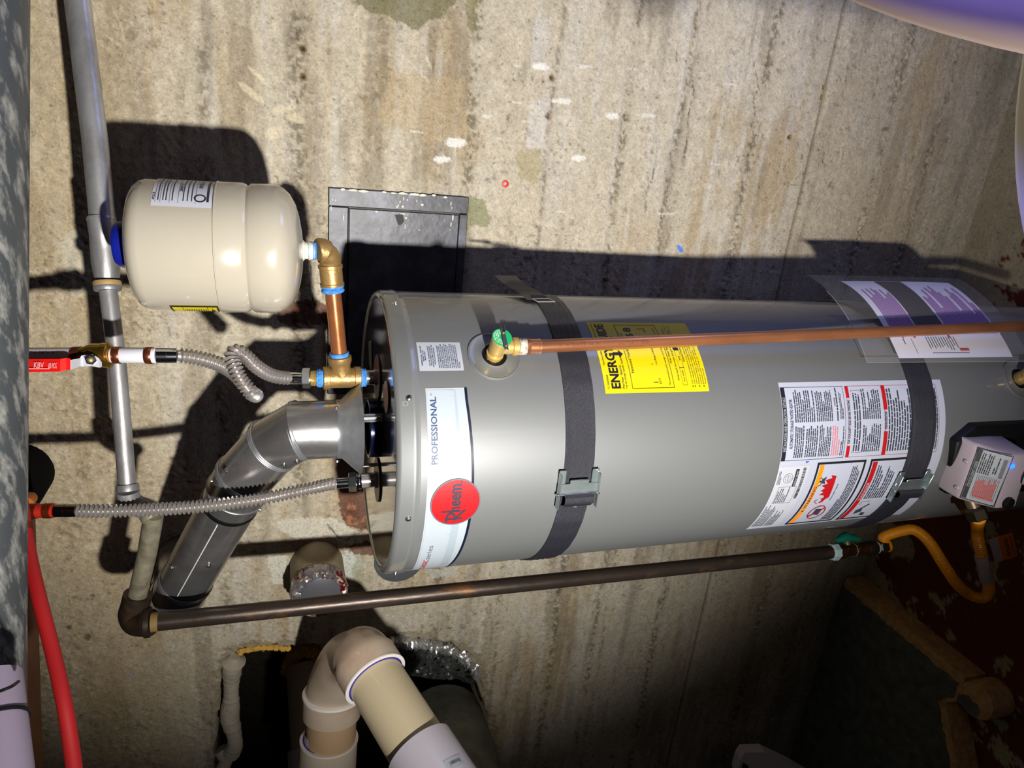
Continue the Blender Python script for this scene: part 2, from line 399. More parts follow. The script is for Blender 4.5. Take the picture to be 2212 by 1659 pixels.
for k, (px, py, a, b_, rt) in enumerate([(618, 236, .022, .006, 10), (638, 255, .016, .008, -10), (591, 286, .018, .012, 25), (562, 168, .03, .004, -40), (542, 200, .028, .006, -35), (926, 135, .014, .003, -60), (915, 165, .02, .0014, -35),
                                         (60+560, 60, .001, .001, 0), (205, 1180, .02, .01, 10), (180, 585, .012, .02, 5)]):
    g = blob(px, py, b_, a, rt, .3, .01, 140+k, .15); col = mix(col, np.broadcast_to(L((214, 202, 172)), col.shape), g*.6)
g = blob(1469, 537, .006, .012, -25, .4, .01, 170, .2); col = mix(col, np.broadcast_to(L((60, 120, 220)), col.shape), g*.9)
g = blob(280, 1456, .003, .012, -50, .2, .01, 171, .2); col = mix(col, np.broadcast_to(L((150, 160, 175)), col.shape), g*.8)
for px, py, r_ in [(1630, 1432, .010), (1620, 1525, .012), (1735, 1488, .007), (1810, 1590, .012), (150, 1355, .006), (190, 1378, .006)]:
    g = blob(px, py, r_, r_, 0, .5, .008, int(px), .2); col = mix(col, np.broadcast_to(L((186, 140, 106) if px > 400 else (60, 40, 26)), col.shape), g*.7)
# cracks
def crack(pts, wd=.0012, jag=.004, seed=1):
    global h, col
    d = np.full(X.shape, 9.); q = [wpt(*p) for p in pts]
    JX = X+(fbm(X, Z, .012, .012, 3, seed)-.5)*jag*2; JZ = Z+(fbm(X, Z, .012, .012, 3, seed+9)-.5)*jag*2
    for (a, b_), (c, e) in zip(q, q[1:]):
        t = np.clip(((JX-a)*(c-a)+(JZ-b_)*(e-b_))/((c-a)**2+(e-b_)**2+1e-12), 0, 1)
        d = np.minimum(d, np.hypot(JX-a-t*(c-a), JZ-b_-t*(e-b_)))
    g = np.exp(-(d/wd)**2); h = h-g*.003; col = mix(col, np.broadcast_to(L((40, 32, 24)), col.shape), g*.85)
crack([(668, 560), (672, 600), (678, 660), (700, 695), (735, 700)], .0016, .006, 200)
crack([(708, 1133), (722, 1150), (745, 1168), (775, 1152), (800, 1128)], .0015, .005, 201)
crack([(770, 1168), (760, 1184), (752, 1200)], .0013, .005, 202)
crack([(1420, 330), (1412, 380), (1398, 420), (1392, 470)], .0012, .006, 203)
crack([(1628, 130), (1640, 190), (1628, 215), (1634, 250)], .001, .004, 204)
crack([(1495, 160), (1500, 200), (1488, 240), (1484, 290), (1478, 340)], .001, .006, 205)
crack([(1768, 322), (1780, 330), (1775, 350), (1790, 360)], .001, .005, 206)
# the knocked-out opening low on the left, its inside rough and unlit
hole = [(476, 1490), (484, 1440), (505, 1408), (560, 1396), (640, 1392), (700, 1396), (760, 1384), (830, 1372), (900, 1378), (965, 1388), (1012, 1412), (1036, 1450), (1044, 1500),
        (1054, 1560), (1062, 1660), (1075, 1800), (1080, 2100), (440, 2100), (452, 1760), (462, 1640), (470, 1560)]
hm = polyblob(hole, .006, .025, 33)
e_ = polyblob([(p[0]+(p[0]-760)*.05, p[1]-10 if p[1] < 1500 else p[1]) for p in hole], .01, .02, 34)*(1-hm)
col = mix(col, np.broadcast_to(L((132, 118, 92)), col.shape), e_*.6); h += e_*(grit-.5)*.01
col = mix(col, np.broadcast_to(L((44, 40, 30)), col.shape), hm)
h = h - hm*(.42+.03*patch2)
edge = sstep(.0, 1, hm)
Vw = np.stack([X, W-h, Z], -1).reshape(-1, 3); nx_, nz_ = X.shape
idx = np.arange(nx_*nz_).reshape(nx_, nz_)
Q = np.stack([idx[:-1, :-1], idx[1:, :-1], idx[1:, 1:], idx[:-1, 1:]], -1).reshape(-1, 4)
def grid_mesh(name, V, Q, colr, m, kind='structure'):
    me = bpy.data.meshes.new(name); me.vertices.add(len(V)); me.vertices.foreach_set('co', V.astype(np.float32).ravel())
    me.loops.add(Q.size); me.loops.foreach_set('vertex_index', Q.astype(np.int32).ravel())
    me.polygons.add(len(Q)); me.polygons.foreach_set('loop_start', np.arange(0, Q.size, 4, dtype=np.int32))
    me.update(); me.shade_smooth(); me.validate()
    ca = me.color_attributes.new('Col', 'FLOAT_COLOR', 'POINT')
    ca.data.foreach_set('color', np.c_[np.clip(colr.reshape(-1, 3), 0, 1), np.ones(len(V))].astype(np.float32).ravel())
    me.materials.append(m); o = bpy.data.objects.new(name, me); C.objects.link(o); o['kind'] = kind; _org[o.name] = np.zeros(3); return o
def vcol_mat(name, rough, bump, s1, s2, coat=0):
    m = bpy.data.materials.new(name); m.use_nodes = True; nt = m.node_tree; b = nt.nodes['Principled BSDF']; b.inputs['Roughness'].default_value = rough
    b.inputs['Specular IOR Level'].default_value = .25
    at = nt.nodes.new('ShaderNodeAttribute'); at.attribute_name = 'Col'
    tc = nt.nodes.new('ShaderNodeTexCoord')
    n = nt.nodes.new('ShaderNodeTexNoise'); n.inputs['Scale'].default_value = s1; n.inputs['Detail'].default_value = 6; n.inputs['Roughness'].default_value = .7
    nt.links.new(tc.outputs['Object'], n.inputs[0])
    mr = nt.nodes.new('ShaderNodeMapRange'); mr.inputs['From Min'].default_value = .3; mr.inputs['From Max'].default_value = .7; mr.inputs['To Min'].default_value = .76; mr.inputs['To Max'].default_value = 1.24
    nt.links.new(n.outputs[0], mr.inputs[0])
    mx = nt.nodes.new('ShaderNodeMix'); mx.data_type = 'RGBA'; mx.blend_type = 'MULTIPLY'; mx.inputs[0].default_value = 1
    n3 = nt.nodes.new('ShaderNodeTexNoise'); n3.inputs['Scale'].default_value = s1*.55; n3.inputs['Detail'].default_value = 4; nt.links.new(tc.outputs['Object'], n3.inputs[0])
    m3 = nt.nodes.new('ShaderNodeMapRange'); m3.inputs['From Min'].default_value = .30; m3.inputs['From Max'].default_value = .40; m3.inputs['To Min'].default_value = .62; m3.inputs['To Max'].default_value = 1
    nt.links.new(n3.outputs[0], m3.inputs[0]); mu = nt.nodes.new('ShaderNodeMath'); mu.operation = 'MULTIPLY'; nt.links.new(mr.outputs[0], mu.inputs[0]); nt.links.new(m3.outputs[0], mu.inputs[1])
    cb = nt.nodes.new('ShaderNodeCombineColor')
    for i in range(3): nt.links.new(mu.outputs[0], cb.inputs[i])
    nt.links.new(at.outputs['Color'], mx.inputs[6]); nt.links.new(cb.outputs[0], mx.inputs[7]); nt.links.new(mx.outputs[2], b.inputs['Base Color'])
    n2 = nt.nodes.new('ShaderNodeTexNoise'); n2.inputs['Scale'].default_value = s2; n2.inputs['Detail'].default_value = 4
    nt.links.new(tc.outputs['Object'], n2.inputs[0]); bp_ = nt.nodes.new('ShaderNodeBump'); bp_.inputs['Strength'].default_value = bump; bp_.inputs['Distance'].default_value = .002
    nt.links.new(n2.outputs[0], bp_.inputs['Height']); nt.links.new(bp_.outputs[0], b.inputs['Normal']); return m
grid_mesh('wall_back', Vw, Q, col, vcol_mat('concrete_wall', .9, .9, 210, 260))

# ------------------------------------------------------------------ floor: red-brown paint worn off grey concrete
fx = np.r_[-4, -3, axis(-2.3, .9, .007, [], []), 1.8]; fy = np.r_[-1.0, 0.0, .4, axis(.6, 1.56, .007, [], [])]
FX_, FY_ = np.meshgrid(fx, fy, indexing='ij')
pn = fbm(FX_, FY_, .075, .075, 6, 301, .68); fl = fbm(FX_, FY_, .03, .03, 4, 305)
thr = .40 + .17*sstep(-.75, -.05, FX_)*sstep(.95, 1.15, FY_) + .16*sstep(1.30, 1.54, FY_) + .05*sstep(-1.0, -1.25, FX_)*sstep(1.25, 1.4, FY_)
pm = sstep(thr-.012, thr+.012, pn)
fc = np.array(L((150, 138, 108)))*(.8+.4*fl)[..., None]
fc = mix(fc, np.broadcast_to(L((92, 38, 22)), fc.shape)*(.75+.5*fl)[..., None], pm)
Vf = np.stack([FX_, FY_, ZF+.0015*pm+.002*(fl-.5)], -1).reshape(-1, 3); idx = np.arange(FX_.size).reshape(FX_.shape)
Qf = np.stack([idx[:-1, :-1], idx[1:, :-1], idx[1:, 1:], idx[:-1, 1:]], -1).reshape(-1, 4)
grid_mesh('floor', Vf, Qf, fc, vcol_mat('painted_floor', .7, .4, 120, 200))

# ------------------------------------------------------------------ concrete plinth on the floor in the corner
PT = -1.813
rt = [(-1.312, 1.545), (-1.312, 1.06)]
ccx, ccy, rr_ = -1.352, 1.03, .052
arc = [(ccx+rr_*cos(t), ccy+rr_*sin(t)) for t in np.radians(np.linspace(40, -150, 14))]
outl = rt + arc + [(-1.43, 1.10), (-1.62, .98), (-2.6, .30), (-3.2, .30), (-3.2, 1.545)]
top_in = []
pl = thing('concrete_plinth', 'low dark-topped concrete plinth with worn tan edges on the floor in the corner', 'plinth', (-1.7, 1.2, ZF))
main = [(-1.312, 1.545), (-3.2, 1.545), (-3.2, .30), (-2.6, .30), (-1.62, .98), (-1.43, 1.10), (-1.40, 1.075), (-1.312, 1.075)]
WORN = mat('worn_edge', (184, 142, 92), .85, noise=.25, nscale=40, bump=.6, bscale=120)
def prism(poly, z0, z1, ch=.006):
    bm = bmesh.new(); f = bm.faces.new([bm.verts.new((a_, b_, z0)) for a_, b_ in poly]); r = bmesh.ops.extrude_face_region(bm, geom=[f])
    for v in [g for g in r['geom'] if isinstance(g, bmesh.types.BMVert)]: v.co.z = z1
    top = [e for e in bm.edges if all(abs(v.co.z-z1) < 1e-6 for v in e.verts)]
    bmesh.ops.bevel(bm, geom=top, offset=ch, segments=2, profile=.5, affect='EDGES'); bmesh.ops.triangulate(bm, faces=bm.faces[:]); bmesh.ops.recalc_face_normals(bm, faces=bm.faces[:])
    bm.verts.index_update(); V = np.array([v.co[:] for v in bm.verts]); F = [tuple(v.index for v in f.verts) for f in bm.faces]; bm.free(); return V, F
mesh('block', prism(main, ZF+.001, PT, .007), WORN, pl)
mesh('rounded_corner', prism([(ccx+rr_*cos(t), ccy+rr_*sin(t)) for t in np.radians(np.linspace(0, 345, 24))], ZF+.001, PT+.001, .010), WORN, pl)
# dark coating on top, its worn border ragged
key = [(-1.338, 1.540), (-1.340, 1.078), (-1.395, 1.084), (-1.440, 1.118), (-1.62, 1.00), (-2.6, .33), (-3.19, .33), (-3.19, 1.540)]
rb = []
for a_, b_ in zip(key, key[1:]+key[:1]):
    n_ = max(2, int(np.hypot(b_[0]-a_[0], b_[1]-a_[1])/.012)); dxy = np.array(b_)-np.array(a_); nn = np.array([dxy[1], -dxy[0]])/np.hypot(*dxy)
    for t in range(n_): rb.append(np.array(a_)+dxy*t/n_+nn*(RNG.random()*.009*(b_[1] < 1.5)))
rb = np.array(rb)
mesh('dark_coating', slab(np.c_[rb, np.full(len(rb), PT-.0005)], (0, 0, 1), .0025), mat('dark_coat', (84, 86, 80), .75, noise=.3, nscale=25, bump=.4), pl, smooth=False)
pt_ = [(-1.362, 1.066), (-1.352, 1.050), (-1.360, 1.036), (-1.356, 1.020), (-1.372, 1.008), (-1.392, 1.012), (-1.398, 1.040), (-1.392, 1.072), (-1.376, 1.074)]
mesh('coating_patch', slab([(a_, b_, PT-.0005) for a_, b_ in pt_], (0, 0, 1), .0025), mat('dark_coat', (84, 86, 80)), pl, smooth=False)
# ------------------------------------------------------------------ water heater
GREY = mat('heater_enamel', (121, 123, 124), .50, .40, coat=.5)
LIDM = mat('lid_enamel', (78, 74, 70), .10, coat=1.0)
WHT = mat('label_white', (168, 172, 180), .35, coat=.3); SILV = mat('label_silver', (150, 162, 172), .35, coat=.3)
SILV2 = mat('label_silver_pale', (164, 174, 182), .35, coat=.3)
BLK = mat('print_black', (24, 24, 28), .5); BLU = mat('print_navy', (44, 62, 100), .5); RED = mat('print_red', (176, 20, 26), .4)
GRYP = mat('print_grey', (92, 96, 108), .5); ORG = mat('print_orange', (245, 140, 10), .45); PNK = mat('print_pink', (206, 120, 132), .5)
YEL = mat('label_yellow', (212, 194, 10), .4); LGREY = mat('print_light_grey', (150, 152, 158), .5); INKB = mat('ink_blue', (20, 30, 200), .5)
DARKM = mat('black_plastic', (12, 12, 13), .5, spec=.3); STEEL = mat('bright_steel', (205, 205, 205), .28, .7, noise=.1, nscale=60)
BRASS = mat('cast_brass', (164, 132, 82), .42, .62, noise=.12, nscale=40, bump=.25, bscale=180)
BRASS2 = mat('machined_brass', (206, 172, 104), .28, .65, noise=.08, nscale=30)
SCR = mat('screw_zinc', (210, 215, 215), .25, 1.0)
wh = thing('water_heater', 'tall grey gas storage water heater standing against the concrete wall', 'water heater', (HX, HY, ZF))
ax = (HX, HY, 0)
HB = ZF+.005
mesh('tank_jacket', lathe([(HB, .235), (HB+.01, HR), (ZT-.031, HR), (ZT-.030, HR-.002)], ax, (0, 0, 1), 160, True), GREY, wh)
mesh('top_cap', lathe([(ZT-.0345, HR-.001), (ZT-.0345, HR+.0012), (ZT-.0335, HR+.0016), (ZT-.030, HR+.0016), (ZT-.028, HR+.0028), (ZT-.024, HR+.0030), (ZT-.022, HR+.0018), (ZT-.006, HR+.0018), (ZT, HR-.002), (ZT+.0015, HR-.006),
      (ZT+.001, HR-.010), (ZT-.001, HR-.013)], ax, (0, 0, 1), 160, False), mat('cap_enamel', (128, 130, 131), .46, .4, coat=.8), wh)
mesh('lid', lathe([(ZT-.001, HR-.0125), (ZT-.0012, .12), (ZT-.0012, .0005)], ax, (0, 0, 1), 160, False), LIDM, wh)
for th in (79, 34.7, -8.2, -51, -92, 122):
    t = radians(th); n = (sin(t), -cos(t), 0); p = on_shell(t*HR, ZT-.019, .001)
    screw(p, n, .0036, SCR, wh)
for px, py in [(857, 866)]:                       # small triangular mark by the second screw
    s, z = CT(px+18, py+6); mesh('stamp', on_cyl(join2(frame2(s-.003, s+.003, z-.004, z+.004, .0008)), .0025), LGREY, wh, smooth=False)
# lid sundries: insulation washers at the ports, plug disc, sticker
def at_lid(px, py): q = PZ(px, py, ZT); return np.array([q[0], q[1], ZT])
COLD = at_lid(815, 815); HOT = at_lid(815, 1036); HOOD = np.array([HX+.0, HY+.0, ZT])
WASH = mat('brown_washer', (120, 84, 70), .4)
for q in (COLD, HOT): mesh('port_washer', lathe([(0, .040), (.0015, .040), (.0015, .016)], q, (0, 0, 1), 40, True), WASH, wh)
q = at_lid(835, 857); mesh('plug_disc', lathe([(0, .026), (.0015, .026), (.002, .001)], q, (0, 0, 1), 32, True), mat('plug_tan', (196, 160, 140), .4), wh)
q = at_lid(800, 770); mesh('lid_sticker', slab([q+(-.02, -.03, 0), q+(.035, -.01, 0), q+(.02, .03, 0), q+(-.02, .012, 0)], (0, 0, 1), .0006), mat('sticker_grey', (120, 122, 112), .3), wh, smooth=False)

# --- brand label
def px2(pts): return poly2([CT(*p) for p in pts])
sL, sR = radians(-48.5)*HR, radians(38.2)*HR
lb = mesh('brand_label', on_cyl(rect2(sL, sR, -.2655, -.2055, .008), .0006), WHT, wh)
zt_, zb_ = -.2075, -.2625
def wave(x0, x1, f0, f1, m, off, name):
    xs = np.linspace(x0, x1, 40); V = np.array([(x, f(x)) for x in xs for f in (f1, f0)]); F = [(2*i, 2*i+2, 2*i+3, 2*i+1) for i in range(39)]
    return mesh(name, on_cyl((V, F), off), m, lb)
def fb(x): t = (x-sL)/(sR-sL); return -.2655-.0105*sin(pi*min(1, t*1.05))*.9 - .0
wave(sL+.006, sR, lambda x: fb(x), lambda x: -.250, SILV2, .0008, 'lower_band')
wave(sL+.001, sR, lambda x: fb(x)-.0042, lambda x: fb(x), mat('label_navy', (16, 24, 44), .3, coat=.4), .0009, 'curved_stripe')
wave(sL+.015, sR-.004, lambda x: -.2600+.012*((x-sL)/(sR-sL))**2-.003, lambda x: -.247+.006*((x-sL)/(sR-sL)), SILV, .0010, 'silver_wave')
wave(sL+.004, sR-.003, lambda x: -.249, lambda x: -.2078, SILV2, .0010, 'inner_panel')
def zx(px, py=900): return CT(px, py)[1]
a = CT(945, 1003); b = CT(945, 852)
mesh('lettering', on_cyl(join2(text_fit('PROFESSIONAL', a[0], b[0]-.004, zx(945, 930), zx(931, 930), .022)), .0014), BLU, lb, smooth=False)
mesh('trademark', on_cyl(text_fit('TM', b[0]-.0025, b[0]+.001, zx(933, 860), zx(930, 860)), .0014), GRYP, lb, smooth=False)

mesh('lettering', on_cyl(text_fit('CLASSIC', radians(-46.8)*HR, radians(-34.5)*HR, -.2255, -.2170, .014), .0014), RED, lb, smooth=False)
mesh('lettering', on_cyl(text_fit('series', radians(-33.8)*HR, radians(-23.5)*HR, -.2260, -.2180, .0), .0014), GRYP, lb, smooth=False)
oc = (radians(-3.0)*HR, -.2510); orx, ory = .0405, .0388
o_ = mesh('logo_oval', on_cyl(join2(*[( lambda V: V)(disc2(oc[0], oc[1], orx, 48, ory/orx))]), .0022), RED, wh, smooth=False)
mesh('oval_rim', on_cyl(ring2(oc[0], oc[1], orx-.0012, orx+.0006, 56, ory/orx), .0026), GRYP, o_, smooth=False)
def stroke2(pts, w):
    pts = np.array(pts, float); out = []
    for p, q_ in zip(pts, pts[1:]):
        d = q_-p; n = np.array([-d[1], d[0]])/(np.hypot(*d)+1e-9)*w/2; e = d/(np.hypot(*d)+1e-9)*w*.3
        out.append(poly2([p-n-e, q_-n+e, q_+n+e, p+n-e]))
    return join2(*out)
def cap_R(x, y, w, hh):
    b_ = [(x+w*.55*sin(t)+w*.20, y+hh*.70+hh*.28*cos(t)) for t in np.radians(np.linspace(-20, 190, 10))]
    return join2(stroke2([(x+w*.22, y-hh*.05), (x+w*.22, y+hh*1.02)], .0034), stroke2([(x-w*.05, y+hh*.98)]+b_, .0034), stroke2([(x+w*.22, y+hh*.42), (x+w*.95, y-hh*.18)], .0034))
base = oc[1]-.0085
mesh('lettering', on_cyl(join2(cap_R(oc[0]-.034, base-.003, .021, .024), stroke2([(oc[0]-.0148, base), (oc[0]-.0148, base+.029)], .0032),
      text_fit('h', oc[0]-.0155, oc[0]-.0070, base, base+.0200, .025), text_fit('eem', oc[0]-.0055, oc[0]+.0320, base, base+.0150, .025), text_fit('R', oc[0]+.0345, oc[0]+.0362, base, base+.002),
      ring2(oc[0]+.0353, base+.001, .0017, .0021, 12)), .0028), mat('logo_grey', (84, 88, 104), .3, .6), o_, smooth=False)

# --- relief valve notice
a = CT(905, 803); b = CT(899, 742)
x0, x1 = radians(44.6)*HR, radians(56.5)*HR; y1, y0 = -.1995, -.2685
lb = mesh('relief_valve_notice', on_cyl(rect2(x0, x1, y0, y1, .008), .0006), WHT, wh)
tx = ['TEMPERATURE - PRESSURE', 'RELIEF VALVE', 'IMPORTANT:', '', 'FOLLOW THE MAINTENANCE', 'PROCEDURES FOR RELIEF', 'VALVES AS DIRECTED IN THE', 'INSTRUCTION MANUAL.', '',
      'THIS WATER HEATER IS PROVIDED', 'WITH A TEMPERATURE AND PRES-', 'SURE RELIEF VALVE LISTED AS COM-', 'PLYING WITH THE STANDARD FOR', 'RELIEF VALVES AND AUTOMATIC GAS', 'SHUT-OFF DEVICES FOR HOT WATER',
      'SUPPLY SYSTEMS, ANSI Z21.22.', 'FOR SAFE OPERATION OF THE WATER', 'HEATER, THE RELIEF VALVE IS MUST', 'NOT BE REMOVED FROM ITS DESIG-', 'NATED POINT OF INSTALLATION OR', 'PLUGGED.']
out = []; n = len(tx); dy = (y1-y0-.008)/n
for i, s in enumerate(tx):
    if not s: continue
    yy = y1-.0035-(i+1)*dy; full = x1-x0-.008; w_ = full*min(1, len(s)/(27 if i < 8 else 31)); xs = x0+.004 if i > 8 else (x0+x1)/2-w_/2
    out.append(text_fit(s, xs, xs+w_, yy+dy*.12, yy+dy*.84, .01))
mesh('lettering', on_cyl(join2(*out), .0012), BLU, lb, smooth=False)

# --- yellow energy guide
x0, x1 = radians(34.8)*HR, radians(68.0)*HR; y1, y0 = -.5015, -.6975
lb = mesh('energy_label', on_cyl(rect2(x0, x1, y0, y1, .008), .0006), YEL, wh); wd = x1-x0; ht = y1-y0
def U(u): return x0+wd*u
def Vv_(v): return y1-ht*v
T = []
T += [text_fit('U.S. Government', U(.05), U(.22), Vv_(.045), Vv_(.022)), text_fit('Federal law prohibits removal of this label before consumer purchase.', U(.34), U(.97), Vv_(.045), Vv_(.022))]
T += [text_fit('ENERGY', U(.055), U(.60), Vv_(.150), Vv_(.062), .03), text_fit('GUIDE', U(.60), U(.96), Vv_(.150), Vv_(.062), .03)]
ax_, ay_ = U(.49), Vv_(.105)
T += [stroke2([(ax_, Vv_(.150)), (ax_, Vv_(.205))], .006), poly2([(ax_-.008, Vv_(.195)), (ax_+.008, Vv_(.195)), (ax_, Vv_(.235))])]
T += [text_fit('Water Heater - Natural Gas', U(.05), U(.34), Vv_(.185), Vv_(.163)), text_fit('Tank Size (Storage Capacity): 38 gallons', U(.05), U(.45), Vv_(.215), Vv_(.193)),
      text_fit('Models', U(.62), U(.75), Vv_(.185), Vv_(.163))]
T += [frame2(U(.05), U(.95), Vv_(.66), Vv_(.255), .0008, .008), text_fit('Estimated Yearly Energy Cost', U(.24), U(.80), Vv_(.305), Vv_(.272))]
T += [text_fit('$', U(.60), U(.66), Vv_(.40), Vv_(.325), .02), text_fit('26', U(.67), U(.80), Vv_(.40), Vv_(.325), .02), text_fit('8', U(.83), U(.90), Vv_(.40), Vv_(.325), .02)]
T += [stroke2([(U(.12), Vv_(.49)), (U(.88), Vv_(.49))], .0008), stroke2([(U(.12), Vv_(.465)), (U(.12), Vv_(.515))], .0008), stroke2([(U(.88), Vv_(.465)), (U(.88), Vv_(.515))], .0008),
      stroke2([(U(.35), Vv_(.48)), (U(.35), Vv_(.50))], .0008), text_fit('$177', U(.10), U(.17), Vv_(.545), Vv_(.522)), text_fit('$278', U(.83), U(.90), Vv_(.545), Vv_(.522)),
      text_fit('Cost Range of Similar Models', U(.34), U(.68), Vv_(.545), Vv_(.522)), text_fit('The estimated yearly energy cost if this model was not available', U(.08), U(.9), Vv_(.635), Vv_(.615))]
T += [text_fit('First Hour Rating', U(.36), U(.64), Vv_(.695), Vv_(.668), .004), text_fit('(How much hot water you get in the first hour of use)', U(.14), U(.88), Vv_(.730), Vv_(.705))]
T += [frame2(U(.08), U(.30), Vv_(.795), Vv_(.748), .0005), frame2(U(.30), U(.54), Vv_(.795), Vv_(.748), .0005), rect2(U(.54), U(.72), Vv_(.795), Vv_(.742)), frame2(U(.72), U(.92), Vv_(.795), Vv_(.748), .0005),
      text_fit('very small', U(.12), U(.26), Vv_(.782), Vv_(.762)), text_fit('low', U(.40), U(.46), Vv_(.782), Vv_(.762)), text_fit('high', U(.79), U(.86), Vv_(.782), Vv_(.762))]
T += [text_fit('Estimated Therms Used: 186', U(.38), U(.70), Vv_(.82), Vv_(.80))]
for i, (s, w_) in enumerate([('Your cost will depend on your utility rates and use.', .62), ('Cost range based only on models fueled by natural gas', .64), ('with a small first hour rating (21 to 36 gallons).', .58), ('Estimated energy cost is based on a national average', .66), ('natural gas cost of $1.09 per therm.', .45), ('Estimated yearly energy use: 187 therms.', .52), ('ftc.gov/energy', .2)]):
    yy = .845+i*.022; T.append(text_fit(s, U(.09), U(.09+w_), Vv_(yy+.008), Vv_(yy-.008)))
    if i in (0, 1, 3, 5): T.append(disc2(U(.065), Vv_(yy), .0012, 8))
mesh('lettering', on_cyl(join2(*T), .0012), BLK, lb, smooth=False)
mesh('rating_digits', on_cyl(text_fit('57', U(.57), U(.69), Vv_(.788), Vv_(.750), .01), .0016), YEL, lb, smooth=False)

# --- large white warning label
x0, x1 = radians(-35.2)*HR, radians(37.8)*HR; y1, y0 = -.8425, -1.2240
lb = mesh('warning_label', on_cyl(rect2(x0, x1, y0, y1, .008), .0006), mat('warning_white', (176, 180, 196), .38, coat=.3), wh)
def zx(px, py=900): return CT(px, py)[1]
cl, cr = radians(5.2)*HR, radians(35.6)*HR            # right-hand column of text
mid = (cl+cr)/2; k = []
z = zx
hb1, hb0 = z(1691), z(1700)
mesh('black_bar', on_cyl(rect2(cl, cr, hb0, hb1, .008), .0010), BLK, lb)
mesh('white_lettering', on_cyl(text_fit('INSTALLATION AND OPERATION DETAILS', cl+.018, cr-.018, hb0+.0015, hb1-.0015, .012), .0016), WHT, lb, smooth=False)
k += [text_fit('AUTOMATIC STORAGE WATER HEATER', cl+.022, cr-.022, z(1713), z(1706), .008), frame2(cl, cr, z(1826), hb1, .0007, .01),
      lines2(cl+.005, mid-.003, z(1717), z(1738), 5, seed=1), lines2(cl+.005, mid-.003, z(1741), z(1768), 6, seed=2), lines2(cl+.005, mid-.003, z(1770), z(1796), 7, seed=3), lines2(cl+.005, mid-.003, z(1817), z(1824), 2, seed=4),
      lines2(mid+.003, cr-.005, z(1717), z(1762), 10, seed=5), lines2(mid+.003, cr-.005, z(1764), z(1800), 9, seed=6), text_fit('CAUTION', mid+.03, mid+.045, z(1806), z(1803), .02),
      lines2(mid+.003, cr-.003, z(1808), z(1813), 1, rag=0, seed=7), lines2(mid+.006, cr-.010, z(1815), z(1823), 3, seed=8)]
pk = [lines2(cl+.005, mid-.003, z(1798), z(1816), 4, seed=9)]
rd = []
def redhead(pa, pb, txt, side=.024):
    rd.extend([rect2(cl, cl+side, z(pb), z(pa), .01), rect2(cr-side, cr, z(pb), z(pa), .01)])
    k.append(text_fit(txt, cl+side+.004, cr-side-.004, z(pb-1), z(pa+1), .015))
redhead(1831, 1838, 'FOR YOUR SAFETY READ BEFORE OPERATING', .022)
redhead(1909, 1917, 'OPERATING INSTRUCTIONS', .046); redhead(2007, 2014, 'TO TURN OFF GAS TO APPLIANCE', .034)
rd += [frame2(cl, cr, z(1912), z(1831), .0005, .01), frame2(cl, cr, z(2028), z(1911), .0005, .01)]
k += [frame2(cl+.008, cr-.008, z(1862), z(1843), .0005), lines2(cl+.011, cr-.011, z(1845), z(1861), 3, seed=11, rag=.05), lines2(cl+.009, mid-.003, z(1864), z(1904), 9, seed=12), lines2(mid+.004, cr-.005, z(1864), z(1904), 9, seed=13),
      lines2(cl+.008, cr-.004, z(1919), z(2003), 15, seed=14, rag=.25), lines2(cl+.006, cr-.004, z(2015), z(2027), 3, seed=15, rag=.05)]
# left-hand column: rating plate, warning panel, danger panel (picture corners carried onto the shell)
xa, xb = radians(-33.8)*HR, radians(3.6)*HR
rp1, rp0 = z(1690), z(1757)
pl_ = mesh('rating_plate', on_cyl(rect2(xa, xb-.004, rp0, rp1, .008), .0010), mat('plate_white', (186, 189, 198), .3, coat=.4), lb)
g = [lines2(xa+.006, xa+.075, rp1-.004, rp1-.030, 7, seed=21, rag=.3), lines2(xa+.006, xa+.060, rp1-.032, rp1-.052, 6, seed=22, rag=.4), lines2(xa+.080, xb-.045, rp1-.014, rp1-.040, 6, seed=23, rag=.3), lines2(xb-.040, xb-.010, rp1-.004, rp1-.012, 3, seed=24),
     frame2(xa+.078, xb-.046, rp0+.016, rp1-.012, .0004), ring2(xb-.028, rp1-.026, .0095, .0102, 24), ring2(xb-.028, rp1-.026, .006, .0064, 20), text_fit('LISTED', xb-.033, xb-.023, rp1-.027, rp1-.025)]
mesh('lettering', on_cyl(join2(*g), .0016), GRYP, pl_, smooth=False)
g = []
zc_ = rp1-.043
g += [rect2(xb-.046, xb-.010, zc_-.0035, zc_+.0035)]
bars = []; xx = xb-.075; r_ = random.Random(5)
while xx < xb-.008: w_ = r_.choice([.0006, .001, .0016]); bars.append(rect2(xx, xx+w_, rp0+.006, rp0+.0125)); xx += w_+r_.choice([.0006, .001])
mesh('barcode', on_cyl(join2(*bars, *g), .0016), BLK, pl_, smooth=False)
mesh('badge_text', on_cyl(text_fit('ENERGY SMART', xb-.044, xb-.012, zc_-.002, zc_+.002, .01), .0022), WHT, pl_, smooth=False)
mesh('pen_mark', on_cyl(stroke2([(xb+.001, rp1-.060), (xb+.003, rp1-.057), (xb+.0035, rp1-.063)], .0014), .0014), INKB, lb, smooth=False)
w1, w0 = z(1774), z(1880)                                # warning panel
mesh('warning_frame', on_cyl(frame2(xa, xb, w0, w1, .0045, .008), .0010), BLK, lb)
mesh('orange_bar', on_cyl(rect2(xa+.0055, xb-.0055, w1-.0165, w1-.0070, .008), .0012), ORG, lb)
K = [text_fit('WARNING', (xa+xb)/2-.026, (xa+xb)/2+.030, w1-.0150, w1-.0085, .025), poly2([((xa+xb)/2-.037, w1-.0150), ((xa+xb)/2-.030, w1-.0150), ((xa+xb)/2-.0335, w1-.0085)])]
fx0 = xa+.083; fz0 = w1-.055
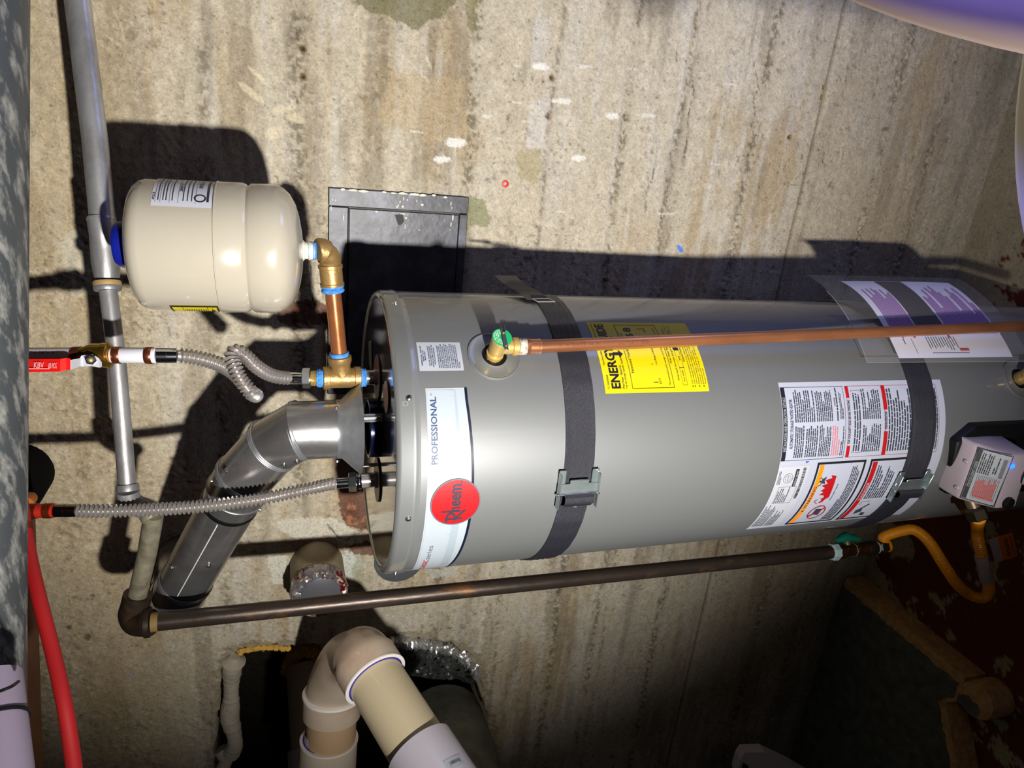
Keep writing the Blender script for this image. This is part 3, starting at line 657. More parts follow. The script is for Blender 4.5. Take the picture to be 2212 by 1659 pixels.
fl_ = [(0, 0), (-.004, .006), (-.012, .010), (-.014, .018), (-.006, .013), (-.003, .018), (.000, .012), (.006, .014), (.008, .026), (.014, .019), (.018, .027), (.024, .020), (.030, .030), (.034, .018), (.042, .026), (.046, .012), (.052, .016), (.050, .004)]
mesh('flames', on_cyl(join2(poly2([(fx0+a_, fz0+b_) for a_, b_ in fl_]), stroke2([(fx0-.016, fz0+.020), (fx0-.010, fz0+.028)], .0016), stroke2([(fx0-.008, fz0+.030), (fx0-.004, fz0+.024)], .0016)), .0014), RED, lb, smooth=False)
mx_, mz_ = fx0+.040, fz0+.031                          # small warning figure
K += [disc2(mx_, mz_+.006, .0026, 10), poly2([(mx_-.004, mz_+.003), (mx_+.005, mz_+.003), (mx_+.010, mz_-.006), (mx_+.001, mz_-.003), (mx_-.006, mz_-.007)]), stroke2([(mx_-.004, mz_+.002), (mx_-.009, mz_+.004), (mx_-.010, mz_+.009)], .0014), stroke2([(mx_+.004, mz_+.002), (mx_+.008, mz_+.006), (mx_+.006, mz_+.010)], .0014)]
gx_, gz_ = xa+.040, w1-.050
mesh('prohibition_ring', on_cyl(join2(ring2(gx_, gz_, .0195, .0215, 32, .85), stroke2([(gx_-.014, gz_+.013), (gx_+.014, gz_-.013)], .002)), .0020), RED, lb, smooth=False)
K += [poly2([(gx_-.010, gz_-.009), (gx_+.010, gz_-.009), (gx_+.012, gz_+.007), (gx_-.006, gz_+.007)]), stroke2([(gx_-.006, gz_+.007), (gx_-.012, gz_+.013)], .002), stroke2([(xa+.006, w1-.078), (xb-.006, w1-.078)], .0006),
      text_fit('Flammable Vapors', xa+.075, xa+.115, w1-.064, w1-.060, .01), lines2(xa+.008, xb-.010, w1-.080, w0+.008, 6, seed=31, rag=.1)]
d1, d0 = z(1890), z(2003)                                # danger panel
mesh('danger_frame', on_cyl(frame2(xa, xb, d0, d1, .0045, .008), .0010), BLK, lb)
mesh('red_bar', on_cyl(rect2(xa+.0055, xb-.0055, d1-.0175, d1-.0068, .008), .0012), RED, lb)
mesh('danger_lettering', on_cyl(text_fit('DANGER', (xa+xb)/2-.014, (xa+xb)/2+.032, d1-.0155, d1-.0090, .02), .0018), WHT, lb, smooth=False)
K += [lines2(xa+.070, xb-.012, d1-.022, d1-.070, 9, seed=32, rag=.3), poly2([(xa+.020, d1-.030), (xa+.034, d1-.027), (xa+.040, d1-.040), (xa+.028, d1-.044)]), stroke2([(xa+.036, d1-.034), (xa+.052, d1-.048)], .004),
      poly2([(xa+.012, d1-.050), (xa+.024, d1-.047), (xa+.022, d1-.058), (xa+.012, d1-.060)]), stroke2([(xa+.052, d1-.024), (xa+.062, d1-.024), (xa+.062, d1-.044)], .0006),
      frame2(xa+.004, xa+.040, d0-.020, d0-.006, .0005), lines2(xa+.006, xa+.038, d0-.008, d0-.019, 3, seed=33), lines2(xa+.075, xb-.006, d0-.007, d0-.020, 4, seed=34)]
mesh('lettering', on_cyl(join2(*k, *K), .0014), mat('print_slate', (52, 56, 72), .5), lb, smooth=False)
mesh('red_print', on_cyl(join2(*rd), .0013), RED, lb, smooth=False)
mesh('pink_print', on_cyl(join2(*pk), .0014), PNK, lb, smooth=False)

# --- ring around relief valve port and around drain port
def shell_ring(cs, cz, r0, r1, name, m, off0=.0006, lip=.0022):
    rad = [(r0-.001, -.002), (r0, off0+lip), (r0+.003, off0+lip*.5), (r1-.004, off0+.0006), (r1-.0015, off0+lip), (r1, off0+lip*.8), (r1+.0005, 0)]
    n_ = 64; V = []; F = []
    for rr, of in rad:
        for j in range(n_):
            a_ = 2*pi*j/n_; V.append(on_shell(cs+rr*cos(a_), cz+rr*sin(a_), of))
    for i in range(len(rad)-1):
        for j in range(n_): F.append((i*n_+j, i*n_+(j+1) % n_, (i+1)*n_+(j+1) % n_, (i+1)*n_+j))
    return mesh(name, (np.array(V), F), m, wh)
ps, pz = CT(1067, 768)
shell_ring(ps, pz, .0205, .043, 'port_ring', GREY)
mesh('port_hole', on_cyl(disc2(ps, pz, .0208, 32), .0007), DARKM, wh, smooth=False)
qs, qz = CT(2200, 818)
shell_ring(qs, qz, .021, .040, 'port_ring', GREY)
mesh('port_hole', on_cyl(disc2(qs, qz, .0212, 32), .0007), DARKM, wh, smooth=False)
def nrm(s): return np.array([sin(s/HR), -cos(s/HR), 0])
n_ = nrm(qs); p_ = np.array(on_shell(qs, qz, 0))
dv = mesh('drain_valve', lathe([(0, .014), (.02, .014), (.021, .017), (.034, .017), (.036, .013), (.060, .013)], p_, n_, 20), BRASS2, wh)
mesh('drain_screw', lathe([(0, .010), (.006, .010), (.008, .006), (.009, .003)], p_+n_*.045+np.array([0, 0, -.0])+np.cross(n_, (0, 0, 1))*-.0+(0, 0, .012), (0, 0, 1), 16), BRASS, dv)

# --- draft hood, its legs and the flue collar beneath it
HOODM = mat('galvanized_hood', (160, 163, 168), .34, .75, noise=.12, nscale=25, rvar=.08)
DUCT = mat('galvanized_duct', (158, 156, 156), .26, .82, noise=.22, nscale=9, rvar=.10, stretch=(1, 1, .5), bump=.06, bscale=50)
hc = np.array([HX+.018, HY-.028, 0])                    # hood axis
zh0 = vert_at(hc, 777)[2]; zh1 = vert_at(hc, 738)[2]
hood = mesh('draft_hood', lathe([(zh0, .078), (zh0+.001, .0795), (zh0+.003, .078), (zh1, .0515), (zh1+.010, .0508)], hc, (0, 0, 1), 64, False), HOODM, wh)
mesh('flue_collar', lathe([(ZT, .052), (ZT+.018, .052), (ZT+.0185, .047), (ZT+.003, .046)], hc, (0, 0, 1), 48, False), mat('blue_black_collar', (22, 30, 62), .2, .6), wh)
mesh('flue_baffle', lathe([(ZT+.010, .046), (ZT+.012, .001)], hc, (0, 0, 1), 32, False), mat('baffle_brown', (70, 34, 22), .3, .5), wh)
for th in (38, 158, 278):
    t = radians(th); d_ = np.array([sin(t), -cos(t), 0]); b0 = hc+d_*.068; b0 = np.array([b0[0], b0[1], ZT]); t0 = np.array([b0[0], b0[1], zh0+.004])
    e = np.cross(d_, (0, 0, 1))
    lg = mesh('hood_leg', boxm((b0+t0)/2, (.014, .0016, t0[2]-ZT), [e, d_, (0, 0, 1)], .0004, 1), HOODM, wh)
    mesh('leg_rib', tube([b0+d_*.0015+(0, 0, .004), t0+d_*.0015-(0, 0, .004)], .0026, 10), HOODM, lg)
# --- nipples rising from the ports
NIP = mat('galvanized_nipple', (186, 182, 178), .22, .75, noise=.1, nscale=60)
for q, top, nm in ((COLD, 782, 'cold_nipple'), (HOT, 778, 'hot_nipple')):
    zt2 = vert_at(q, top)[2]
    mesh(nm, lathe([(ZT, .0150), (ZT+.006, .0150), (ZT+.0065, .0132), (zt2, .0132)], (q[0], q[1], 0), (0, 0, 1), 32), NIP, wh)

# --- gas control on the front near the floor, with black shroud behind
def hull(pts, bev=0.0, seg=3):
    bm = bmesh.new(); [bm.verts.new(tuple(p)) for p in pts]
    r_ = bmesh.ops.convex_hull(bm, input=bm.verts[:]); bmesh.ops.delete(bm, geom=[v for v in bm.verts if not v.link_faces], context='VERTS')
    bmesh.ops.dissolve_limit(bm, angle_limit=.03, verts=bm.verts[:], edges=bm.edges[:])
    if bev: bmesh.ops.bevel(bm, geom=bm.edges[:], offset=bev, segments=seg, profile=.5, affect='EDGES', clamp_overlap=True)
    bm.verts.index_update(); V = np.array([v.co[:] for v in bm.verts]); F = [tuple(v.index for v in f.verts) for f in bm.faces]; bm.free(); return V, F
def cylp(px, py, rr): th, z = CYL(px, py, rr); return np.array([HX+rr*sin(th), HY-rr*cos(th), z])
gA = cylp(2067, 1078, .298); gB = PZ(2110, 960, gA[2]); gD = PZ(2150, 1101, gA[2]-.050); gC = PZ(2186, 985, gA[2]-.050)
gmid = (gA+gB)/2; gin = np.array([HX-gmid[0], HY-gmid[1], 0]); gin = unit(gin)
ge = unit(gB-gA); ge = unit(ge-np.array([0, 0, ge[2]])); gn = unit(np.cross(ge, (0, 0, 1))); gn = gn if np.dot(gn, -gmid) > 0 else -gn
gd = unit(gD-gA); gf = unit(np.cross(ge, gd)); gf = gf if np.dot(gf, -gmid) > 0 else -gf
CREAM = mat('control_plastic', (178, 164, 172), .5)
dwn = np.array([0, 0, -.055])
gc = mesh('gas_control', hull([gA, gB, gC, gD, gC+dwn, gD+dwn, gA-gn*.05, gB-gn*.05, gA-gn*.05+dwn*2, gB-gn*.05+dwn*2], .006), CREAM, wh)
w_, h_ = np.linalg.norm(gB-gA), np.linalg.norm(gD-gA)
def GPn(vf, off):
    V, F = vf; return np.array([gA+(gB-gA)*(.5+(a-.042)/.096)+(gD-gA)*(-b/.060+.05)+gf*off for a, b in V]), F
mesh('control_label', GPn(rect2(0, .084, -.052, -.002), .0006), WHT, gc, smooth=False)
mesh('label_header', GPn(rect2(0, .084, -.009, -.002), .0010), BLK, gc, smooth=False)
mesh('header_lettering', GPn(text_fit('STATUS LIGHT CODE', .020, .064, -.0080, -.0035, .01), .0014), WHT, gc, smooth=False)
rr = []; r_ = random.Random(3)
for i in range(12): rr.append(rect2(.010, .030+r_.random()*.012, -.0165-.0026*i, -.0150-.0026*i))
mesh('red_chart', GPn(join2(*rr, rect2(.006, .0095, -.048, -.016)), .0012), mat('chart_red', (206, 84, 76), .5), gc, smooth=False)
mesh('fine_print', GPn(join2(lines2(.046, .082, -.011, -.030, 6, seed=41), lines2(.050, .078, -.033, -.040, 2, seed=42), *[rect2(.046+.0016*i, .0468+.0016*i, -.049, -.043) for i in range(20)], *[rect2(.004, .044, -.0142-.0026*i, -.0139-.0026*i) for i in range(14)], frame2(-.002, .086, -.054, 0, .0012)), .0015), BLK, gc, smooth=False)
def gface(u, v): return gD+(gC-gD)*u+dwn*v      # lower front face
mesh('status_light', lathe([(0, .0048), (.002, .0046), (.004, .0025), (.0045, .0003)], gface(.82, .12)+gn*.001, gn, 20), mat('blue_led', (20, 70, 255), .3, emit=7), gc)
mesh('push_button', lathe([(0, .012), (.007, .012), (.009, .009)], gface(.12, .45), gn, 24), DARKM, gc)
mesh('control_knob', lathe([(0, .019), (.016, .018), (.020, .014)], gface(.62, .95), unit(gn*.8+dwn*8), 28), CREAM, gc)
for u in (.18, .66): mesh('case_tab', boxm(gA+(gB-gA)*u-gn*.008, (.008, .010, .006), [ge, gn, (0, 0, 1)], .002, 1), CREAM, gc)
mesh('burner_shroud', hull([cylp(*q, .256)+gn*o_ for q in ((2032, 1062), (2056, 950), (2098, 915)) for o_ in (-.02, .014)]+[cylp(*q, .256)+gn*o_+np.array([0, 0, -.30]) for q in ((2046, 1075), (2108, 915)) for o_ in (-.02, .014)], .006), DARKM, wh)
# ------------------------------------------------------------------ straps round the heater
WEB = mat('black_webbing', (38, 38, 46), .42, noise=.25, nscale=220, bump=.5, bscale=420, stretch=(1, 1, 5))
BUCK = mat('zinc_buckle', (170, 182, 182), .32, .85, noise=.08, nscale=40)
def strap(label, zc, hw, tilt, s_lo, s_hi, off=.0022, buckle_s=0.0, big=True, plus=0):
    t_ = thing('securing_strap', label, 'strap', (HX, HY, zc), 'webbing straps cinched around the heater')
    prof = [(-hw, 0), (-hw, off+.0004)]+[(hw*q, off+(.0014 if i % 2 else .0002)) for i, q in enumerate((-.85, -.62, -.42, -.2, 0, .2, .42, .62, .85))]+[(hw, off+.0004), (hw, 0)]
    th = np.radians(np.arange(s_lo, s_hi+1, 2.)); V = []; F = []; k = len(prof)
    for a in th:
        for dz, of in prof: V.append(on_shell(a*HR, zc+dz+tilt*(a*HR), of+(.0004*sin(a*40))))
    for i in range(len(th)-1):
        for j in range(k-1): F.append((i*k+j, i*k+j+1, (i+1)*k+j+1, (i+1)*k+j))
    mesh('webbing', (np.array(V), F), WEB, t_)
    s = buckle_s; n = nrm(s); e = np.array([cos(s/HR), sin(s/HR), 0]); u = np.array([0, 0, 1.]); p = np.array(on_shell(s, zc+tilt*s, .006))
    bk = mesh('buckle', join(boxm(p-e*.002+n*.001, (.020, .003, hw*2+.020), [e, n, u], .0008, 1), boxm(p-e*.022-n*.001, (.030, .0025, .007), [e, n, u], .0006, 1),
                             *[boxm(p+u*sg*(hw+.008)+e*-.004+n*.003, (.062, .012, .0022), [e, n, u], .0008, 1) for sg in (1, -1)],
                             *[boxm(p+u*sg*(hw+.003)+e*(.018)+n*-.001, (.026, .002, .012), [e, n, u], .0006, 1) for sg in (1, -1)],
                             boxm(p+e*.012+n*.004, (.008, .003, hw*1.3), [e, n, u], .0012, 1)), BUCK, t_)
    mesh('cross_pin', tube([p-u*(hw+.012)-e*.010+n*.004, p+u*(hw+.012)-e*.010+n*.004], .0026, 12), SCR, bk)
    # doubled-over webbing running through the buckle
    hump = [(-.034, .001), (-.030, .007), (-.022, .012), (-.013, .0115), (-.008, .005)]
    V = []; F = []
    for a, hgt in hump:
        for d in (-hw*.96, -hw*.3, hw*.3, hw*.96): V.append(p+e*a+n*hgt+u*d)
    for i in range(len(hump)-1):
        for j in range(3): F.append((i*4+j, i*4+j+1, (i+1)*4+j+1, (i+1)*4+j))
    mesh('folded_webbing', (np.array(V), F), WEB, t_)
    return t_
st = strap('upper black webbing strap round the grey heater, between brand label and yellow label', -.4505, .0255, -.02, -100, 96, buckle_s=radians(.5)*HR)
# slack tail and wire slider at the far right of the upper strap
V = []; F = []
for i, t in enumerate(np.linspace(0, 1, 8)):
    a = radians(84+26*t)*HR
    for dz in (-.022, 0, .022): V.append(on_shell(a, -.437+dz+.026*t, .004+.034*t*t+.003*sin(t*6)))
for i in range(7):
    for j in range(2): F.append((i*3+j, i*3+j+1, (i+1)*3+j+1, (i+1)*3+j))
mesh('strap_tail', (np.array(V), F), mat('slack_webbing', (84, 80, 72), .8, noise=.1, nscale=60), st)
c0 = radians(83)*HR
mesh('wire_slider', tube([on_shell(c0+a, -.4420+b, .0062) for a, b in ((-.006, -.021), (.008, -.015), (.006, .017), (-.008, .012), (-.006, -.021))], .0011, 8), STEEL, st)
strap('lower black webbing strap round the grey heater, crossing the white warning label', -1.166, .0300, -.02, -100, 112, buckle_s=radians(-10)*HR, off=.003)

# ------------------------------------------------------------------ relief valve and copper discharge pipe
BRS3 = mat('relief_brass', (212, 180, 108), .36, .55, noise=.06, nscale=30, bump=.15, bscale=150)
COP = mat('copper_pipe', (186, 122, 84), .30, .65, rgb2=(126, 82, 56), noise=.2, nscale=16, rvar=.10, stretch=(1, 1, .25), contrast=(.4, .7))
n = nrm(ps); p = np.array(on_shell(ps, pz, -.01)); dn = np.array([0, 0, -1.])
rv = thing('relief_valve', 'brass temperature and pressure relief valve with green cap screwed into the heater side', 'valve', p)
VS = .72
def sc(pr): return [(a*VS, b*VS) for a, b in pr]
cap = p+n*.082*VS
mesh('valve_body', join(lathe(sc([(0, .015), (.012, .015), (.013, .0185), (.019, .0195), (.026, .0195), (.027, .0165), (.045, .0185), (.076, .0205), (.080, .0215), (.083, .0215), (.084, .019)]), p, n, 32),
                        lathe(sc([(0, .017), (.030, .0165), (.032, .0200), (.044, .0200), (.046, .0165)]), p+n*.050*VS, dn, 32)), BRS3, rv)
mesh('hex_flats', lathe(sc([(.013, .0200), (.022, .0200)]), p, n, 6), BRS3, rv, smooth=False)
ge_ = unit(np.cross(dn, n)); 
gcap = mesh('green_cap', lathe(sc([(.0845, .0215), (.0860, .0215), (.0862, .001)]), p, n, 40), mat('green_cap', (24, 160, 92), .45), rv)
ring_t = []
for rr_i, txt in ((.0175, 'TEMPERATURE AND PRESSURE RELIEF VALVE AUTOMATIC'), (.0130, 'MAX 150 PSI 210 F GAS WATER HEATER'), (.0088, 'ANSI Z21.22 LISTED')):
    for i, ch in enumerate(txt):
        if ch == ' ': continue
        a_ = radians(-200*i/len(txt)+190); Vc, Fc = text_fit(ch, -.0011, .0011, -.0015, .0015)
        c_, s_ = cos(a_-pi/2), sin(a_-pi/2); ring_t.append((np.c_[rr_i*cos(a_)+Vc[:, 0]*c_-Vc[:, 1]*s_, rr_i*sin(a_)+Vc[:, 0]*s_+Vc[:, 1]*c_], Fc))
Vt, Ft = join2(*ring_t)
mesh('cap_lettering', (np.array([p+n*.0868*VS+(ge_*x_-dn*y_)*VS for x_, y_ in Vt]), Ft), mat('cap_print', (190, 236, 210), .5), gcap, smooth=False)
side = -ge_ if (-ge_)[0] < 0 else ge_        # towards the room's left
lv = mesh('test_lever', join(boxm(cap+n*.006+side*.008+dn*.002, (.034, .0020, .0066), [side, n, dn], .0008, 1), boxm(cap+n*.007-side*.012+dn*.0045, (.012, .006, .0012), [side, n, dn], .0004, 1), boxm(cap+n*.007-side*.012-dn*.001, (.012, .006, .0012), [side, n, dn], .0004, 1)), mat('lever_grey', (96, 102, 110), .4, .7), rv)
mesh('rivet', lathe([(0, .002), (.0015, .0018), (.002, .0006)], cap+n*.0068-side*.005+dn*.002, n, 12), BRASS2, lv)
mesh('rivet', lathe([(0, .0016), (.0012, .0014), (.0016, .0005)], cap+n*.0068+side*.018+dn*.002, n, 12), BRASS2, lv)
q0 = p+n*.050*VS+dn*.046*VS
dp = thing('discharge_pipe', 'long copper discharge pipe running down the heater from the relief valve', 'pipe', q0)
TAPE = mat('thread_tape_mint', (186, 206, 196), .7, noise=.2, nscale=160, bump=.8, bscale=240)
BLUT = mat('thread_tape_blue', (70, 140, 220), .65, noise=.3, nscale=90, bump=.8, bscale=200)
mesh('adapter_threads', lathe([(h_, .0128+.0008*(i % 2)) for i, h_ in enumerate(np.arange(0, .013, .0011))], q0, dn, 28), mat('taped_threads', (196, 212, 204), .7, rgb2=(158, 112, 78), noise=.3, nscale=90, bump=.9, bscale=220), dp)
mesh('adapter_hex', lathe([(.013, .0134), (.018, .0134)], q0, dn, 8), COP, dp, smooth=False)
mesh('adapter_sleeve', lathe([(.018, .0118), (.032, .0118), (.0325, .0124), (.036, .0124), (.037, .0110)], q0, dn, 28), mat('solder_smeared_copper', (206, 138, 96), .3, .8, rgb2=(190, 184, 166), nscale=45, contrast=(.5, .6)), dp)
qe = P(2300, 701, match_depth(q0, 2300, 701)); qd = q0+dn*.034
qe = np.array([q0[0]+(qe[0]-q0[0])*1.0, q0[1]+(qe[1]-q0[1])*1.0, qe[2]])
rad_ = np.hypot(qe[0]-HX, qe[1]-HY)
if rad_ < HR+.016: qe[:2] = np.array([HX, HY])+(qe[:2]-np.array([HX, HY]))/rad_*(HR+.018)
mesh('copper_tube', tube([qd+(qe-qd)*t for t in np.linspace(0, 1, 12)], .0107, 28), COP, dp)
# stamped lettering on the tube
dd_ = unit(qe-qd); fe = unit(np.cross(dd_, -unit(qd))); fnn = unit(np.cross(dd_, fe)); fnn = fnn if np.dot(fnn, qd) < 0 else -fnn
for s_, a_, b_ in (('K 4 0902 HD', 0, .070), ('MI-XL 20', .105, .160)):
    V, F = text_fit(s_, a_, b_, -.0035, .0035)
    mesh('stamping', (np.array([qd+dd_*(.030+a)+.01085*(fnn*cos(b/.01085)+np.cross(dd_, fnn)*sin(b/.01085)) for a, b in V]), F), mat('stamp_brown', (120, 64, 36), .5, .5), dp, smooth=False)

# ------------------------------------------------------------------ expansion-tank branch: tee, nipple, coupling, elbow, tank
def band(p, d, L_, r, m, par, name='thread_tape'):
    hs = np.linspace(0, L_, 7); return mesh(name, lathe([(h_, r*(1+.05*RNG.standard_normal())) for h_ in hs], p, d, 22), m, par)
def col_pt(q, px): return vert_at(q, px)
UP = np.array([0, 0, 1.])
t0 = col_pt(COLD, 779); t1 = col_pt(COLD, 698); tc_ = col_pt(COLD, 738); LT = t1[2]-t0[2]
tee = thing('brass_tee', 'cast brass tee on the cold-water nipple between flexible hose and copper nipple', 'pipe fitting', t0)
eb = P(716, 598, 1.145); d1 = unit(eb-tc_)
R_ = .0185
mesh('tee_body', join(lathe([(0, R_), (.001, R_+.0012), (.010, R_+.0012), (.011, R_-.001), (LT-.011, R_-.001), (LT-.010, R_+.0012), (LT-.001, R_+.0012), (LT, R_)], t0, UP, 36),
                      lathe([(0, R_-.001), (.022, R_-.002), (.030, R_+.001), (.031, R_+.0016), (.039, R_+.0016), (.040, R_)], tc_, d1, 36)), BRASS, tee)
V, F = text_fit('CHINA', -.010, .012, -.002, .002, .01)
def on_round(vf, c, axis_, r, face):           # flat lettering wrapped round a cylinder, reading across the axis
    V, F = vf; a_ = unit(axis_); f_ = unit(face-a_*np.dot(face, a_)); g_ = np.cross(a_, f_)
    return np.array([c+a_*y+r*(f_*cos(x/r)+g_*sin(x/r)) for x, y in V]), F
mesh('raised_lettering', on_round((V, F), t1-UP*.0055, UP, R_+.0016, -tc_), BRASS2, tee, smooth=False)
V, F = text_fit('ABI', -.006, .006, -.002, .002, .01); mesh('raised_lettering', on_round((V, F), tc_-UP*.004, UP, R_-.0006, -tc_), BRASS2, tee, smooth=False)
band(t0-UP*.009, UP, .011, .0160, BLUT, tee); band(t1-UP*.001, UP, .010, .0155, BLUT, tee); band(tc_+d1*.039, d1, .008, .0160, BLUT, tee)
LN = np.linalg.norm(eb-tc_)
cn = thing('copper_nipple', 'copper pipe nipple between brass tee and brass coupling below the expansion tank', 'pipe', tc_+d1*.045)
pc0 = P(722, 618, 1.150); s0 = np.dot(pc0-tc_, d1)
mesh('nipple_tube', lathe([(0, .0133), (s0-.030, .0133)], tc_+d1*.042, d1, 32), mat('nipple_copper', (184, 116, 74), .22, .7, noise=.15, nscale=12, rvar=.06), cn)
cp = thing('brass_coupling', 'cast brass coupling joining the copper nipple to the brass elbow', 'pipe fitting', tc_+d1*s0)
LC = np.dot(P(716, 573, 1.13)-tc_, d1)-s0
mesh('coupling_body', lathe([(0, R_-.001), (.001, R_+.0008), (.005, R_+.0012), (.006, R_-.0002), (LC-.007, R_-.0002), (LC-.006, R_+.0012), (LC-.001, R_+.0010), (LC, R_-.002)], tc_+d1*s0, d1, 36), BRASS, cp)
band(tc_+d1*(s0-.010), d1, .013, .0185, BLUT, cp)
band(tc_+d1*(s0+LC-.001), d1, .006, .0150, mat('tape_white', (200, 206, 206), .7, noise=.2, nscale=120, bump=.8), cp)
# elbow
TD = 1.105
tk0 = P(655, 541, TD)                                   # tank nozzle root
e1 = tc_+d1*(s0+LC+.004); up_t = unit(P(300, 529, match_depth(tk0, 300, 529)+.008)-tk0)
ec = P(712, 541, 1.118)
el = thing('brass_elbow', 'cast brass elbow under the nozzle of the beige expansion tank', 'pipe fitting', ec)
path = spline([e1, e1+(ec-e1)*.45, ec+(e1-ec)*.18+up_t*.006, ec+up_t*.014+(e1-ec)*.02, P(686, 541, 1.112)], .002)
rr_ = np.full(len(path), .0165); rr_[:4] = .0175; rr_[-7:] = .0195; rr_[-1] = .018
mesh('elbow_body', tube(path, rr_, 32), BRASS, el)
mesh('raised_marks', on_round(join2(ring2(-.004, 0, .0022, .0028, 16), text_fit('1/2', .002, .009, -.002, .002, .01)), ec+up_t*.004, up_t, .0172, -ec), BRASS2, el, smooth=False)
band(path[0]-d1*.006, d1, .008, .0150, mat('tape_white', (200, 206, 206), .7), el)
# tank
TR = 1.0
et = thing('expansion_tank', 'beige steel expansion tank on the brass elbow beside the concrete wall', 'tank', tk0)
tl = np.linalg.norm(P(326, 530, match_depth(tk0, 326, 530))-tk0); Rt = 0.0985
TANK = mat('tank_beige', (174, 167, 152), .22, coat=.6, noise=.015, nscale=6)
prof = [(0, .012), (.0015, .03), (.005, .052), (.010, .070), (.018, .085), (.027, .0935), (.035, Rt-.0014), (.043, Rt), (tl*.335, Rt), (tl*.352, Rt-.0025), (tl*.363, Rt-.0036), (tl*.374, Rt-.0022), (tl*.392, Rt), (tl*.548, Rt), (tl*.55, Rt+.0006), (tl*.557, Rt+.0006),
        (tl*.559, Rt-.0022), (tl, Rt-.0022), (tl+.008, Rt-.004), (tl+.015, Rt-.009), (tl+.020, Rt-.017), (tl+.025, Rt-.032), (tl+.028, .045), (tl+.029, .001)]
mesh('tank_shell', lathe(prof, tk0, up_t, 96), TANK, et)
bt, bn, _ = basis(up_t)
face_t = -tk0
mesh('nozzle', join(lathe([(0, .0165), (.003, .0165), (.006, .0135), (.020, .0135)], tk0+up_t*.003, -up_t, 24)), mat('nozzle_cream', (212, 208, 190), .45, bump=.4, bscale=120), et)
band(tk0-up_t*.015, -up_t, .005, .0145, BLUT, et); band(tk0-up_t*.008, -up_t, .005, .0148, mat('tape_white', (200, 206, 206), .7), et)
mesh('air_valve_cap', lathe([(.018, .034), (.042, .034), (.048, .030), (.050, .020), (.050, .001)], tk0+up_t*tl, up_t, 32), mat('blue_cap', (16, 28, 130), .35), et)
a_ = unit(up_t); f_ = unit(face_t-a_*np.dot(face_t, a_)); g_ = np.cross(a_, f_)
g_ = g_ if np.dot(g_, M[1]) < 0 else -g_                 # towards the picture's top
def on_tank(vf, off=0.0008):     # x: angle (rad) from facing side towards picture top; y: distance from nozzle end
    V, F = vf; return np.array([tk0+a_*y+(Rt-.0022+off+(.0018 if y < tl*.555 else 0))*(f_*cos(x)+g_*sin(x)) for x, y in V]), F
lx0, lx1, ly0, ly1 = radians(34), radians(100), tl*.565, tl*.925
tlb = mesh('rating_label', on_tank(rect2(lx0, lx1, ly0, ly1, .1)), mat('label_lilac_white', (196, 198, 210), .4, coat=.2), et)
Hh = ly1-ly0; g = []
def ty(v): return ly0+Hh*v
g += [rect2(lx0+.12, lx1, ty(.125), ty(.122)), rect2(lx0+.10, lx1-.02, ty(.09), ty(.05), .1), ring2(lx0+.17, ty(.20), .045*1.3, .062*1.3, 24, .10), ]
for v in (.33, .40, .47, .65, .75, .80, .88): g.append(rect2(lx0+.10, lx1-.06, ty(v+.016), ty(v), .1))
for v in (.27, .56, .70, .85, .93): g.append(rect2(lx0+.06, lx1, ty(v+.005), ty(v), .1))
def tfit(s, xa_, xb_, va, vb): V, F = text_fit(s, 0, 1, 0, 1, .02); return np.c_[xa_+V[:, 0]*(xb_-xa_), ty(va)+V[:, 1]*(ty(vb)-ty(va))], F
g += [tfit('PRE-5', lx0+.42, lx0+.70, .165, .235) , tfit('200 F', lx0+.30, lx0+.56, .50, .55), tfit('022', lx0+.10, lx0+.26, .945, .985)]
mesh('lettering', on_tank(join2(*g), .0014), mat('tank_print', (40, 42, 54), .5), tlb, smooth=False)
yx0, yx1 = radians(-84), radians(-62)
yl = mesh('warning_strip', on_tank(rect2(yx0, yx1, ly0+.002, ly0+.066, .1)), YEL, et)
g = [rect2(yx1-.05, yx1, ly0+.001, ly0+.067, .1), rect2(yx0, yx1, ly0+.001, ly0+.0035, .1), rect2(yx0, yx1, ly0+.0645, ly0+.067, .1), rect2(yx0, yx1-.05, ly0+.016, ly0+.0168, .1), rect2(yx0, yx1-.05, ly0+.050, ly0+.0508, .1)]
for i in range(9): g.append(rect2(yx0+.10, yx0+.22, ly0+.019+.0033*i, ly0+.0205+.0033*i))
g.append(poly2([(yx0+.06, ly0+.007), (yx0+.30, ly0+.010), (yx0+.06, ly0+.013)]))
mesh('lettering', on_tank(join2(*g), .0014), BLK, yl, smooth=False)

# ------------------------------------------------------------------ cold-water flexible hose with its loop
FLX = mat('stainless_corrugated', (190, 184, 180), .27, .75, noise=.05, nscale=30)
CHR = mat('chrome_ferrule', (214, 216, 220), .12, 1.0)
dC = PX(t1)[2]
nb = P(657, 817, dC-.004)
fc_ = thing('flexible_water_hose', 'looped stainless flexible hose between red-handled valve and brass tee', 'hose', nb)
pts = [P(382, 768, 1.045), P(415, 771, 1.058), P(450, 779, 1.074), P(480, 790, 1.092), P(505, 806, 1.112), P(530, 832, 1.130), P(547, 850, 1.134), P(552, 854, 1.116), P(541, 847, 1.098), P(524, 826, 1.092), P(510, 800, 1.090), P(500, 775, 1.094), P(504, 761, 1.100), P(518, 760, 1.110), P(534, 772, 1.120),
       P(553, 791, 1.135), P(580, 808, 1.158), P(604, 815, 1.175), P(628, 817, dC-.01)]
mesh('corrugated_tube', corrugated(pts, .0096, .0024, .0064, 20), FLX, fc_)
dh = unit(P(655, 817, dC-.004)-P(625, 817, dC-.008))
mesh('end_ferrule', lathe([(0, .0100), (.024, .0100)], P(624, 817, dC-.008), dh, 28), CHR, fc_)
